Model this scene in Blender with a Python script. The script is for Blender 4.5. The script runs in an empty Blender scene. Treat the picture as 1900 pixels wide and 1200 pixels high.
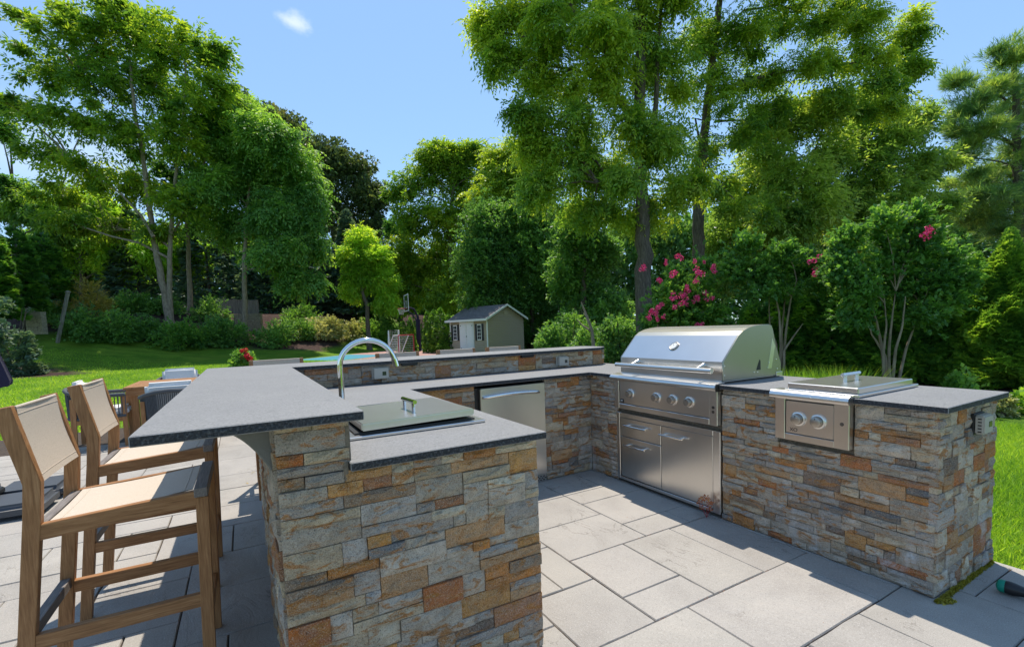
import bpy, bmesh, math, random
import numpy as np
from mathutils import Vector, Matrix
random.seed(11); rng = np.random.default_rng(11)
R = math.radians
SC = bpy.context.scene
COL = SC.collection

# ---------------------------------------------------------------- camera
F, YAW, PITCH, ROLL, CX, CY, CZ = 885.5, R(-29.263), R(4.071), R(1.985), 950.0, 671.84, 1.355
fw = Vector((-math.sin(YAW)*math.cos(PITCH), math.cos(YAW)*math.cos(PITCH), -math.sin(PITCH)))
_r = Vector((math.cos(YAW), math.sin(YAW), 0)); _u = _r.cross(fw)
rt = _r*math.cos(ROLL) - _u*math.sin(ROLL); up = _r*math.sin(ROLL) + _u*math.cos(ROLL)
EYE = Vector((0, 0, CZ))
cam = bpy.data.cameras.new('camera'); camo = bpy.data.objects.new('camera', cam); COL.objects.link(camo)
cam.sensor_width = 36; cam.lens = F/1900*36; cam.shift_y = (CY-600)/1900; cam.clip_start = .05; cam.clip_end = 2000
camo.matrix_world = Matrix(((rt.x, up.x, -fw.x, 0), (rt.y, up.y, -fw.y, 0), (rt.z, up.z, -fw.z, CZ), (0, 0, 0, 1)))
SC.camera = camo

# ---------------------------------------------------------------- light
SUNV = Vector((.20, .37, 1.0)).normalized()
SUN_EL = math.asin(SUNV.z); SUN_AZ = math.atan2(SUNV.x, SUNV.y)
W = bpy.data.worlds.new('World'); SC.world = W; W.use_nodes = True
nt = W.node_tree; nt.nodes.clear()
wo = nt.nodes.new('ShaderNodeOutputWorld'); bg = nt.nodes.new('ShaderNodeBackground'); sky = nt.nodes.new('ShaderNodeTexSky')
sky.sky_type = 'NISHITA'; sky.sun_disc = False; sky.sun_elevation = SUN_EL; sky.sun_rotation = SUN_AZ
sky.air_density = 1.0; sky.dust_density = .2; sky.ozone_density = 2.5; sky.altitude = 0
bg.inputs['Strength'].default_value = .15
nt.links.new(bg.outputs[0], wo.inputs[0])
# one small fair weather cloud and faint veils, mixed into the sky by direction
tc = nt.nodes.new('ShaderNodeTexCoord')
def wcloud(prev, px, py, size, stretch, amt, scale):
    d = (fw + rt*((px-CX)/F) - up*((py-CY)/F)).normalized()
    mp = nt.nodes.new('ShaderNodeMapping'); mp.inputs['Scale'].default_value = (1, 1, stretch)
    sub = nt.nodes.new('ShaderNodeVectorMath'); sub.operation = 'SUBTRACT'; sub.inputs[1].default_value = d
    nt.links.new(tc.outputs['Generated'], sub.inputs[0]); nt.links.new(sub.outputs[0], mp.inputs['Vector'])
    ln = nt.nodes.new('ShaderNodeVectorMath'); ln.operation = 'LENGTH'; nt.links.new(mp.outputs[0], ln.inputs[0])
    nz = nt.nodes.new('ShaderNodeTexNoise'); nz.inputs['Scale'].default_value = scale; nz.inputs['Detail'].default_value = 6
    nt.links.new(mp.outputs[0], nz.inputs['Vector'])
    ad = nt.nodes.new('ShaderNodeMath'); ad.operation = 'MULTIPLY_ADD'; ad.inputs[1].default_value = size*2.2; ad.inputs[2].default_value = -size*1.1
    nt.links.new(nz.outputs[0], ad.inputs[0])
    s2 = nt.nodes.new('ShaderNodeMath'); s2.operation = 'ADD'; nt.links.new(ln.outputs['Value'], s2.inputs[0]); nt.links.new(ad.outputs[0], s2.inputs[1])
    mr = nt.nodes.new('ShaderNodeMapRange'); mr.inputs[1].default_value = size; mr.inputs[2].default_value = 0; mr.inputs[3].default_value = 0; mr.inputs[4].default_value = amt
    mr.interpolation_type = 'SMOOTHSTEP'
    nt.links.new(s2.outputs[0], mr.inputs[0])
    mx = nt.nodes.new('ShaderNodeMix'); mx.data_type = 'RGBA'; mx.inputs['B'].default_value = (3.0, 3.1, 3.2, 1)
    nt.links.new(mr.outputs[0], mx.inputs['Factor']); nt.links.new(prev, mx.inputs['A'])
    return mx.outputs['Result']
# a humid summer sky: flatter than the raw model, and a touch bluer
gm = nt.nodes.new('ShaderNodeGamma'); gm.inputs['Gamma'].default_value = .55; nt.links.new(sky.outputs[0], gm.inputs['Color'])
tn_ = nt.nodes.new('ShaderNodeMix'); tn_.data_type = 'RGBA'; tn_.blend_type = 'MULTIPLY'; tn_.inputs['Factor'].default_value = 1; tn_.inputs['B'].default_value = (.60, .79, .97, 1)
nt.links.new(gm.outputs[0], tn_.inputs['A'])
c = wcloud(tn_.outputs['Result'], 548, 45, .032, 1.7, .5, 26)
c = wcloud(c, 20, 290, .30, 2.6, .22, 4)
nt.links.new(c, bg.inputs['Color'])
sun = bpy.data.lights.new('sun', 'SUN'); suno = bpy.data.objects.new('sun', sun); COL.objects.link(suno)
sun.energy = 2.0; sun.angle = R(.53); sun.color = (1, .925, .81)
suno.rotation_euler = SUNV.to_track_quat('Z', 'Y').to_euler(); suno.location = (0, 0, 30)
vs = SC.view_settings; vs.view_transform = 'Standard'; vs.look = 'None'; vs.gamma = 1; vs.use_curve_mapping = False; vs.exposure = 1.5
SC.cycles.max_bounces = 7; SC.cycles.diffuse_bounces = 4; SC.cycles.transparent_max_bounces = 6

# ---------------------------------------------------------------- materials
def mat(name, rgb, rough=.6, metal=0, spec=.5):
    m = bpy.data.materials.new(name); m.use_nodes = True
    b = m.node_tree.nodes['Principled BSDF']
    b.inputs['Base Color'].default_value = (*rgb, 1); b.inputs['Roughness'].default_value = rough
    b.inputs['Metallic'].default_value = metal; b.inputs['Specular IOR Level'].default_value = spec
    return m
def N(m, t, **k):
    n = m.node_tree.nodes.new(t)
    for a, v in k.items():
        if hasattr(n, a): setattr(n, a, v)
        else: n.inputs[a.replace('_', ' ')].default_value = v
    return n
def L(m, a, b): m.node_tree.links.new(a, b)
def P(m): return m.node_tree.nodes['Principled BSDF']
def posn(m, scale=(1, 1, 1), coord='pos'):
    mp = N(m, 'ShaderNodeMapping'); mp.inputs['Scale'].default_value = scale
    if coord == 'pos': g = N(m, 'ShaderNodeNewGeometry'); L(m, g.outputs['Position'], mp.inputs['Vector'])
    else: g = N(m, 'ShaderNodeTexCoord'); L(m, g.outputs['Object'], mp.inputs['Vector'])
    return mp.outputs[0]
def noise(m, vec, scale, detail=5, rough=.6, dist=0):
    n = N(m, 'ShaderNodeTexNoise'); n.inputs['Scale'].default_value = scale; n.inputs['Detail'].default_value = detail
    n.inputs['Roughness'].default_value = rough; n.inputs['Distortion'].default_value = dist
    L(m, vec, n.inputs['Vector']); return n.outputs['Fac']
def ramp(m, fac, stops):
    r = N(m, 'ShaderNodeValToRGB'); e = r.color_ramp.elements
    while len(e) < len(stops): e.new(.5)
    for i, (p, c) in enumerate(stops):
        e[i].position = p; e[i].color = (*c, 1) if not isinstance(c, float) else (c, c, c, 1)
    L(m, fac, r.inputs[0]); return r.outputs[0]
def mixc(m, fac, a, b, mode='MIX'):
    x = N(m, 'ShaderNodeMix'); x.data_type = 'RGBA'; x.blend_type = mode
    if isinstance(fac, float): x.inputs['Factor'].default_value = fac
    else: L(m, fac, x.inputs['Factor'])
    for s, v in (('A', a), ('B', b)):
        if isinstance(v, tuple): x.inputs[s].default_value = (*v, 1) if len(v) == 3 else v
        else: L(m, v, x.inputs[s])
    return x.outputs['Result']
def bump(m, h, strength=.3, dist=.01, prev=None):
    b = N(m, 'ShaderNodeBump'); b.inputs['Strength'].default_value = strength; b.inputs['Distance'].default_value = dist
    L(m, h, b.inputs['Height'])
    if prev is not None: L(m, prev, b.inputs['Normal'])
    L(m, b.outputs[0], P(m).inputs['Normal']); return b.outputs[0]
def base(m, c): L(m, c, P(m).inputs['Base Color'])

# split-face ledger stone: the hue of each stone is the object's own colour
M = {}
m = M['stone'] = mat('split_stone', (.3, .28, .24), .9, 0, .15)
oi = N(m, 'ShaderNodeObjectInfo'); v = posn(m)
n1 = noise(m, v, 14, 6, .65, .6); n2 = noise(m, v, 75, 5, .7); n3 = noise(m, posn(m, (1, 1, 2.6)), 9, 5, .6, 1.2)
n4 = noise(m, v, 260, 3, .7)
c1 = mixc(m, ramp(m, n1, [(.35, 0.), (.65, 1.)]), mixc(m, .5, oi.outputs['Color'], (.25, .21, .165)), oi.outputs['Color'])
rust = ramp(m, n3, [(.53, 0.), (.62, 1.)])
c2 = mixc(m, mixc(m, .12, rust, (0., 0., 0.)), c1, (.42, .20, .075))
c3 = mixc(m, ramp(m, n2, [(.25, 0.), (.46, 1.)]), mixc(m, 1., c2, (.5, .47, .45), 'MULTIPLY'), c2)
c3 = mixc(m, ramp(m, n4, [(.52, 0.), (.64, .5)]), c3, (.62, .56, .46))
c3 = mixc(m, ramp(m, n4, [(.34, .8), (.44, 0.)]), c3, (.06, .06, .06))
# lime bloom low on the long grill wall
gz_ = N(m, 'ShaderNodeNewGeometry'); sx_ = N(m, 'ShaderNodeSeparateXYZ'); L(m, gz_.outputs['Position'], sx_.inputs[0])
def mr_(sock, a, b_, c_, d_):
    q = N(m, 'ShaderNodeMapRange'); L(m, sock, q.inputs[0])
    for i_, x_ in enumerate((a, b_, c_, d_)): q.inputs[i_+1].default_value = x_
    return q.outputs[0]
def mul_(a, b_):
    q = N(m, 'ShaderNodeMath'); q.operation = 'MULTIPLY'; L(m, a, q.inputs[0]); L(m, b_, q.inputs[1]); return q.outputs[0]
eff = mul_(mul_(mr_(sx_.outputs[2], .42, .18, 0, 1), mr_(sx_.outputs[0], 2.6, 2.7, 0, 1)), mul_(mr_(noise(m, posn(m, (7, 7, 2.6)), 1, 5, .7, .8), .53, .66, 0, .75), mr_(n2, .3, .6, .3, 1)))
c3 = mixc(m, eff, c3, (.62, .61, .60))
hs = N(m, 'ShaderNodeHueSaturation'); hs.inputs['Saturation'].default_value = 1.1; L(m, c3, hs.inputs['Color']); c3 = hs.outputs[0]
base(m, c3)
b = bump(m, n1, 1., .03); b = bump(m, n2, .8, .008, b); bump(m, n4, .5, .002, b)
m = M['mortar'] = mat('mortar', (.2, .17, .13), .95); base(m, ramp(m, noise(m, posn(m), 60), [(.3, (.10, .085, .065)), (.7, (.24, .20, .15))]))
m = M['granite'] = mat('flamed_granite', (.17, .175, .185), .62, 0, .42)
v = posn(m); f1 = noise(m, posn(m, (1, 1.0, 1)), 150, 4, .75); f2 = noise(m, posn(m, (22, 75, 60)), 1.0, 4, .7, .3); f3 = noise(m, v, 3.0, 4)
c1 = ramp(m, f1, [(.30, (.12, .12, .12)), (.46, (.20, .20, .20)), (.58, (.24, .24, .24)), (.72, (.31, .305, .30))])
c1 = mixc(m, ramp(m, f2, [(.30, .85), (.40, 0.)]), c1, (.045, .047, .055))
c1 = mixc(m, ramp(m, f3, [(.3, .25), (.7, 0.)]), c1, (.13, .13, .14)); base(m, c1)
b = bump(m, f1, .35, .002); bump(m, f2, .25, .003, b)
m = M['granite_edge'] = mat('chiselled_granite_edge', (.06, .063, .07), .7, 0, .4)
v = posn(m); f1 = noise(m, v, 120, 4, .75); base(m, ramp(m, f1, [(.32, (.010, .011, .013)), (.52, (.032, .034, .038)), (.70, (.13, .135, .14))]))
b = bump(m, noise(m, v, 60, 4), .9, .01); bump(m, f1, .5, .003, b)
m = M['paver'] = mat('bluestone_paver', (.40, .38, .36), .8, 0, .35)
oi = N(m, 'ShaderNodeObjectInfo'); v = posn(m)
f1 = noise(m, v, 2.2, 6, .6, .4); f2 = noise(m, v, 220, 3, .7); f3 = noise(m, posn(m, (1.6, .8, 1)), 3.0, 7, .62, 1.1)
c1 = ramp(m, f1, [(.3, (.235, .21, .18)), (.5, (.315, .287, .25)), (.7, (.365, .33, .285))])
c1 = mixc(m, .35, c1, oi.outputs['Color'])
ridge = ramp(m, f3, [(.49, 0.), (.4985, 1.), (.5015, 1.), (.51, 0.)])
gate = ramp(m, noise(m, v, 1.7, 2), [(.52, 0.), (.62, 1.)])
crk = mixc(m, 1., ridge, gate, 'MULTIPLY')
c1 = mixc(m, crk, c1, mixc(m, 1., c1, (.52, .5, .48), 'MULTIPLY'))
c1 = mixc(m, ramp(m, f2, [(.56, 0.), (.70, .7)]), c1, (.55, .52, .48))
c1 = mixc(m, ramp(m, f2, [(.30, .7), (.43, 0.)]), c1, (.12, .115, .11)); base(m, c1)
b = bump(m, f3, .6, .02); b = bump(m, crk, -.4, .004, b); bump(m, f2, .2, .002, b)
m = M['joint'] = mat('joint_sand', (.07, .055, .04), .95)
base(m, ramp(m, noise(m, posn(m), 30), [(.35, (.02, .016, .012)), (.6, (.07, .045, .028)), (.75, (.045, .06, .015))]))
def woodmat(name, a, b_, c, sc=1.0):
    m = mat(name, b_, .55, 0, .3)
    tcn = N(m, 'ShaderNodeTexCoord'); at = N(m, 'ShaderNodeAttribute'); at.attribute_name = 'grain'
    f = N(m, 'ShaderNodeTexNoise'); f.inputs['Scale'].default_value = 1; f.inputs['Detail'].default_value = 5; f.inputs['Roughness'].default_value = .65
    L(m, at.outputs['Vector'], f.inputs['Vector'])
    base(m, ramp(m, f.outputs['Fac'], [(.3, a), (.5, b_), (.68, c)])); bump(m, f.outputs['Fac'], .25, .002); return m
M['teak'] = woodmat('oiled_teak', (.20, .088, .034), (.32, .152, .060), (.43, .225, .10))
M['teak_grey'] = woodmat('weathered_teak', (.13, .11, .10), (.19, .165, .15), (.27, .235, .21))
m = M['sling'] = mat('cream_sling_mesh', (.6, .5, .39), .75, 0, .2)
v = posn(m); wv = noise(m, v, 420, 2); base(m, ramp(m, wv, [(.35, (.45, .375, .295)), (.6, (.60, .515, .42))]))
bump(m, wv, .2, .001)
m = M['cushion'] = mat('grey_white_cushion', (.68, .67, .66), .9, 0, .1); bump(m, noise(m, posn(m), 14, 3), .4, .03)
m = M['rope'] = mat('charcoal_rope', (.075, .08, .09), .85); bump(m, noise(m, posn(m), 200, 3), .4, .003)
def steelmat(name, col, ro, ax):
    m = mat(name, col, ro, 1); v = posn(m, ax); f = noise(m, v, 1, 4, .7); g = noise(m, posn(m), 2.2, 3)
    mr = ramp(m, f, [(.3, ro-.005), (.7, ro+.012)]); L(m, mr, P(m).inputs['Roughness'])
    base(m, mixc(m, ramp(m, g, [(.3, 0.), (.75, 1.)]), col, tuple(x*.9 for x in col)))
    return m
M['steel'] = steelmat('brushed_steel', (.74, .715, .68), .28, (300, 4, 300))
M['steel_v'] = steelmat('brushed_steel_upright', (.73, .70, .655), .28, (300, 300, 5))
M['steel_olive'] = steelmat('olive_steel', (.40, .385, .31), .36, (60, 60, 3))  # darker, rougher olive tone of the steel, used on the hood sides
m = M['chrome'] = mat('polished_chrome', (.82, .8, .77), .09, 1)
M['steel_dark'] = mat('dark_steel', (.16, .15, .14), .4, 1)
M['knob'] = mat('knob_steel', (.42, .38, .33), .38, 1)
M['black'] = mat('black_plastic', (.012, .012, .013), .45)
M['navy'] = mat('navy_canvas', (.018, .016, .045), .85); bump(M['navy'], noise(M['navy'], posn(M['navy']), 18, 4), .5, .03)
m = M['base_grey'] = mat('moulded_grey_plastic', (.05, .055, .065), .5)
M['outlet'] = mat('grey_beige_plastic', (.42, .39, .33), .5)
M['text'] = mat('black_print', (.01, .01, .01), .5)
M['concrete'] = mat('stucco_grey', (.17, .165, .15), .9); bump(M['concrete'], noise(M['concrete'], posn(M['concrete']), 90), .4, .004)
M['red'] = mat('red_petals', (.70, .02, .03), .6); M['pink'] = mat('pink_petals', (.80, .05, .22), .6)
M['teal'] = mat('teal_rubber', (.0, .25, .17), .45)
M['white'] = mat('white_paint', (.72, .71, .68), .5)
m = M['siding'] = mat('tan_vinyl_siding', (.38, .30, .20), .6)
m = M['shingle'] = mat('asphalt_shingle', (.15, .13, .13), .9); base(m, ramp(m, noise(m, posn(m, (1, 1, 1)), 9, 5, .8), [(.35, (.09, .08, .08)), (.65, (.22, .19, .185))]))
M['glass'] = mat('window_glass', (.03, .035, .04), .08, 0, .8)
M['shutter'] = mat('black_shutter', (.012, .014, .018), .5)
M['net'] = mat('net_cord', (.6, .6, .58), .8)
M['redpaint'] = mat('red_paint', (.35, .02, .03), .5)
m = M['fencewood'] = mat('weathered_fence_wood', (.2, .175, .14), .9); base(m, ramp(m, noise(m, posn(m, (20, 20, 1)), 1, 5), [(.3, (.12, .10, .08)), (.7, (.28, .25, .2))]))
m = M['whitefence'] = mat('pale_vinyl_fence', (.5, .48, .42), .5)
m = M['terracotta'] = mat('dark_clay', (.14, .1, .08), .8)
m = M['retain'] = mat('tan_block', (.3, .24, .16), .9); base(m, ramp(m, noise(m, posn(m), 12), [(.3, (.18, .14, .09)), (.7, (.36, .3, .2))]))
# sports court
M['court_pink'] = mat('court_pink', (.36, .20, .17), .8); M['court_teal'] = mat('court_teal', (.02, .22, .30), .7); M['turf'] = mat('court_green', (.10, .30, .03), .9)
# ground: lawn with bare beds by attribute
m = M['lawn'] = mat('lawn', (.08, .15, .02), .95, 0, .1)
v = posn(m); at = N(m, 'ShaderNodeAttribute'); at.attribute_name = 'bed'
g1 = noise(m, v, .55, 4); g2 = noise(m, posn(m, (1, 1, 1)), 30, 6, .8); g3 = noise(m, v, 6, 4)
lc = ramp(m, g2, [(.3, (.06, .13, .008)), (.5, (.11, .22, .018)), (.72, (.21, .33, .035))])
lc = mixc(m, ramp(m, g1, [(.4, 0.), (.7, .7)]), lc, (.20, .27, .03))
lc = mixc(m, ramp(m, noise(m, posn(m, (.9, 2.6, 1)), 1.1, 5, .7), [(.42, .55), (.56, 0.)]), lc, (.05, .12, .012))
bc = ramp(m, g3, [(.3, (.035, .022, .02)), (.7, (.10, .065, .055))])
base(m, mixc(m, at.outputs['Fac'], lc, bc)); bump(m, g2, .9, .05)
# foliage: diffuse + translucent, hue by the 'rnd' attribute
def leafmat(name, dark, mid, light, trans=.5, rough=.5):
    dark, mid, light = [tuple(min(.7, x*k*(1.22, .99, 1.15)[j_]) for j_, x in enumerate(q)) for q, k in ((dark, 2.8), (mid, 2.45), (light, 2.5))]
    m = mat(name, mid, rough, 0, .35); t = m.node_tree
    at = N(m, 'ShaderNodeAttribute'); at.attribute_name = 'rnd'
    c = ramp(m, at.outputs['Fac'], [(0.0, dark), (.5, mid), (1.0, light)])
    base(m, c)
    tr = N(m, 'ShaderNodeBsdfTranslucent'); mx = N(m, 'ShaderNodeMixShader'); mx.inputs[0].default_value = trans
    tcx = mixc(m, 1., c, (1.9, 1.75, .8), 'MULTIPLY'); L(m, tcx, tr.inputs['Color'])
    out = t.nodes['Material Output']
    L(m, P(m).outputs[0], mx.inputs[1]); L(m, tr.outputs[0], mx.inputs[2]); L(m, mx.outputs[0], out.inputs[0]); return m
M['lf_walnut'] = leafmat('walnut_leaves', (.025, .07, .012), (.06, .13, .015), (.14, .21, .02))
M['lf_locust'] = leafmat('ash_leaves', (.022, .065, .01), (.055, .12, .012), (.13, .20, .015))
M['lf_green'] = leafmat('green_leaves', (.018, .06, .014), (.04, .11, .02), (.09, .18, .03))
M['lf_lime'] = leafmat('lime_leaves', (.05, .12, .012), (.10, .21, .02), (.20, .32, .03), .5)
M['lf_oak'] = leafmat('oak_leaves', (.018, .035, .014), (.035, .065, .02), (.08, .10, .03), .3)
M['lf_ivy'] = leafmat('ivy_leaves', (.02, .06, .016), (.045, .115, .026), (.09, .19, .035), .45)
M['lf_conifer'] = leafmat('spruce_needles', (.018, .045, .032), (.038, .08, .05), (.075, .13, .075), .3)
M['lf_pine'] = leafmat('pine_needles', (.018, .055, .022), (.045, .11, .03), (.12, .20, .04), .4)
M['lf_thuja'] = leafmat('arborvitae_scales', (.012, .045, .010), (.036, .105, .014), (.11, .21, .022), .42)
M['lf_birch'] = leafmat('birch_leaves', (.03, .075, .016), (.07, .14, .025), (.16, .24, .05), .5, .4)
M['lf_yellow'] = leafmat('yellowing_leaves', (.07, .08, .015), (.13, .13, .03), (.22, .19, .05), .4)
M['lf_pale'] = leafmat('pale_leaves', (.07, .10, .035), (.15, .19, .08), (.28, .31, .16), .35)
M['grass'] = leafmat('grass_blades', (.036, .10, .008), (.08, .17, .014), (.17, .27, .03), .45, .6)
M['moss'] = leafmat('moss_cushion', (.05, .06, .006), (.10, .11, .01), (.16, .16, .02), .2)
M['litter'] = leafmat('fallen_leaf_litter', (.10, .04, .015), (.22, .10, .04), (.45, .32, .04), .2)
m = M['bark'] = mat('furrowed_bark', (.15, .12, .09), .95, 0, .2)
v = posn(m, (26, 26, 4)); f1 = noise(m, v, 1, 6, .7, .5); base(m, ramp(m, f1, [(.3, (.055, .042, .032)), (.55, (.15, .12, .09)), (.75, (.26, .21, .165))])); bump(m, f1, 1., .05)
m = M['bark_pale'] = mat('smooth_pale_bark', (.3, .24, .18), .85, 0, .2)
v = posn(m, (14, 14, 4)); f1 = noise(m, v, 1, 5, .6); base(m, ramp(m, f1, [(.3, (.17, .125, .085)), (.7, (.37, .29, .21))])); bump(m, f1, .3, .01)

# ---------------------------------------------------------------- object helpers
def tag(o, label=None, cat=None, group=None, kind=None):
    if label: o['label'] = label
    if cat: o['category'] = cat
    if group: o['group'] = group
    if kind: o['kind'] = kind
    return o
def thing(name, loc, label, cat, group=None, rz=0):
    o = bpy.data.objects.new(name, None); COL.objects.link(o); o.location = loc; o.rotation_euler = (0, 0, rz)
    o.empty_display_size = .1
    return tag(o, label, cat, group)
ORG = {}
def worg(o):
    v = Vector((0, 0, 0))
    while o is not None: v = v + o.location; o = o.parent
    return v
class MB:
    """collects shapes; positions are absolute unless the builder keeps them local"""
    def __init__(s): s.v = []; s.f = []; s.mi = []; s.g = []
    def add(s, vs_, fs, mi=0, grain=None):
        k = len(s.v); s.v += [tuple(x) for x in vs_]; s.f += [tuple(i+k for i in f) for f in fs]; s.mi += [mi]*len(fs)
        ax = (grain or 0) % 3
        off = random.random()*50
        for p in vs_:
            q = [p[0]*170, p[1]*170, p[2]*170]; q[ax] = p[ax]*9
            s.g.append((q[0]+off, q[1]+off, q[2]+off))
        return s
    def bmadd(s, bm, mi=0, grain=None):
        bm.verts.index_update(); s.add([v.co[:] for v in bm.verts], [[v.index for v in f.verts] for f in bm.faces], mi, grain); bm.free(); return s
    def box(s, a, b, bev=0, mi=0, grain=None, xf=None, seg=1):
        lo = [min(a[i], b[i]) for i in range(3)]; hi = [max(a[i], b[i]) for i in range(3)]
        if grain is None: grain = max(range(3), key=lambda i: hi[i]-lo[i])
        bm = bmesh.new(); r = bmesh.ops.create_cube(bm, size=1)
        for v in bm.verts: v.co = Vector([lo[i]+(v.co[i]+.5)*(hi[i]-lo[i]) for i in range(3)])
        if bev: bmesh.ops.bevel(bm, geom=bm.edges[:], offset=bev, segments=seg, affect='EDGES')
        if xf is not None: bm.transform(xf)
        return s.bmadd(bm, mi, grain)
    def prism(s, poly, axis, a, b, bev=0, mi=0, grain=None, mi_side=None):
        """poly in the two other axes (in xyz order), extruded along axis from a to b"""
        bm = bmesh.new(); n = len(poly)
        def mk(p, t):
            q = list(p); q.insert(axis, t); return bm.verts.new(q)
        A = [mk(p, a) for p in poly]; B = [mk(p, b) for p in poly]
        fa = bm.faces.new(A[::-1]); fb = bm.faces.new(B); sides = []
        for i in range(n): sides.append(bm.faces.new((A[i], A[(i+1) % n], B[(i+1) % n], B[i])))
        bmesh.ops.recalc_face_normals(bm, faces=bm.faces[:])
        for f in sides: f.material_index = 1
        if bev: bmesh.ops.bevel(bm, geom=bm.edges[:], offset=bev, segments=1, affect='EDGES')
        if mi_side is not None:
            bm.verts.index_update(); mis = [mi_side if f.material_index == 1 else mi for f in bm.faces]
            s.add([v.co[:] for v in bm.verts], [[v.index for v in f.verts] for f in bm.faces], mi, grain)
            s.mi[-len(mis):] = mis; bm.free(); return s
        return s.bmadd(bm, mi, grain)
    def tube(s, pts, rad, n=8, mi=0, cap=True, grain=None, squash=None):
        pts = [Vector(p) for p in pts]; k = len(pts)
        rads = rad if isinstance(rad, (list, tuple)) else [rad]*k
        V_ = []; ref = None
        for i, p in enumerate(pts):
            t = (pts[min(i+1, k-1)]-pts[max(i-1, 0)]).normalized()
            if ref is None:
                ref = Vector((0, 0, 1)) if abs(t.z) < .9 else Vector((1, 0, 0))
            x = (ref - t*ref.dot(t)).normalized(); y = t.cross(x); ref = x
            for j in range(n):
                a = 2*math.pi*j/n; V_.append(p + (x*math.cos(a)+y*math.sin(a))*rads[i])
        Fs = [(i*n+j, i*n+(j+1) % n, (i+1)*n+(j+1) % n, (i+1)*n+j) for i in range(k-1) for j in range(n)]
        if cap: Fs += [tuple(range(n))[::-1], tuple((k-1)*n+j for j in range(n))]
        return s.add(V_, Fs, mi, 2 if grain is None else grain)
    def lathe(s, prof, c=(0, 0, 0), axis=(0, 0, 1), n=20, mi=0):
        """prof = [(r, h)] around axis through c"""
        q = Vector(axis).to_track_quat('Z', 'Y'); V_ = []
        for r, h in prof:
            for j in range(n):
                a = 2*math.pi*j/n; V_.append(Vector(c)+q @ Vector((r*math.cos(a), r*math.sin(a), h)))
        k = len(prof)
        Fs = [(i*n+j, i*n+(j+1) % n, (i+1)*n+(j+1) % n, (i+1)*n+j) for i in range(k-1) for j in range(n)]
        if prof[0][0] > 1e-4: Fs.append(tuple(range(n))[::-1])
        if prof[-1][0] > 1e-4: Fs.append(tuple((k-1)*n+j for j in range(n)))
        return s.add(V_, Fs, mi)
    def build(s, name, mats, parent=None, smooth=30, rel=True, kind=None):
        o_ = worg(parent) if (parent is not None and rel) else Vector((0, 0, 0))
        me = bpy.data.meshes.new(name)
        me.from_pydata([(x-o_.x, y-o_.y, z-o_.z) for x, y, z in s.v], [], s.f)
        for mm in (mats if isinstance(mats, (list, tuple)) else [mats]): me.materials.append(M[mm] if isinstance(mm, str) else mm)
        if any(s.mi): me.polygons.foreach_set('material_index', s.mi)
        a = me.attributes.new('grain', 'FLOAT_VECTOR', 'POINT'); a.data.foreach_set('vector', np.array(s.g, 'f').ravel())
        if smooth: me.shade_smooth(); me.set_sharp_from_angle(angle=R(smooth))
        o = bpy.data.objects.new(name, me); COL.objects.link(o); o.parent = parent
        if kind: o['kind'] = kind
        return o
def kids(o): return [c for c in bpy.data.objects if c.parent == o]
def copy_tree(o, parent=None, table=None):
    c = o.copy(); COL.objects.link(c); c.parent = parent
    for ch in kids(o): copy_tree(ch, c)
    return c
def ray(px, py): return fw + rt*((px-CX)/F) - up*((py-CY)/F)
def at(px, py, D): return EYE + ray(px, py)*D
def horizon(px): return 608.8 + (px-950)*(-.03466)
CAMH = Vector((fw.x, fw.y, 0)).normalized(); CAMR = Vector((CAMH.y, -CAMH.x, 0))
def ld(x, y): return x*CAMR.x+y*CAMR.y, x*CAMH.x+y*CAMH.y
def wxy(l, d): return (CAMR*l + CAMH*d)
def gxy(px, D):
    p = at(px, horizon(px), D); return p.x, p.y

# ================================================================ SETTING: ground
def toe(l):
    return float(np.interp(l, [-34, -30, -25, -20, -14.5, -11, -5], [9, 12, 16.5, 24, 30.5, 39, 62]))
def gz(x, y):
    l, d = ld(x, y)
    if l > -5: return -.05
    t = d - toe(l)
    if t <= -3: return -.05
    h = (t+3)**2/24*.24 if t < 9 else (.24*6+.24*(t-9))
    return -.05 + min(h, 3.2 + .03*max(0, t-14))*min(1, max(0, (-5-l)/5))
def bedmask(x, y):
    l, d = ld(x, y)
    if -13.5 < l <= 2.2 and d < 50: return 0.0
    if l > 2.2: return 1.0 if (d > 6.6 - .0*l) and not (l < 5.5 and d < 7.6) else 0.0
    e = float(np.interp(l, [-34, -30, -25, -20, -14, -11, -5, 0, 2.2], [21, 24, 27.5, 31, 33.5, 36.5, 38, 24, 9]))
    w = .7*math.sin(l*1.3)+.4*math.sin(l*3.1)
    if l < -13 and d < e:   # mulch tongue at the far left under the spruce
        return 1.0 if ((l+22.5)/3.2)**2+((d-21.5)/1.5)**2 < 1+.1*w else 0.0
    return 1.0 if d > e+w*.5 else 0.0
xs = np.concatenate([np.arange(-60, 60, .8), np.linspace(60, 420, 14)]); xs = np.concatenate([np.linspace(-420, -61, 14), xs])
ys = np.concatenate([np.linspace(-260, -13, 12), np.arange(-12, 70, .8), np.linspace(70, 600, 16)])
V_ = [(float(x), float(y), gz(x, y)) for y in ys for x in xs]; nx = len(xs)
F_ = [(j*nx+i, j*nx+i+1, (j+1)*nx+i+1, (j+1)*nx+i) for j in range(len(ys)-1) for i in range(nx-1)]
me = bpy.data.meshes.new('ground'); me.from_pydata(V_, [], F_); me.materials.append(M['lawn'])
a = me.attributes.new('bed', 'FLOAT', 'POINT'); a.data.foreach_set('value', [bedmask(v[0], v[1]) for v in V_]); me.shade_smooth()
ground = bpy.data.objects.new('ground', me); COL.objects.link(ground); tag(ground, 'green mown lawn rising to planted banks', kind='structure')

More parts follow.
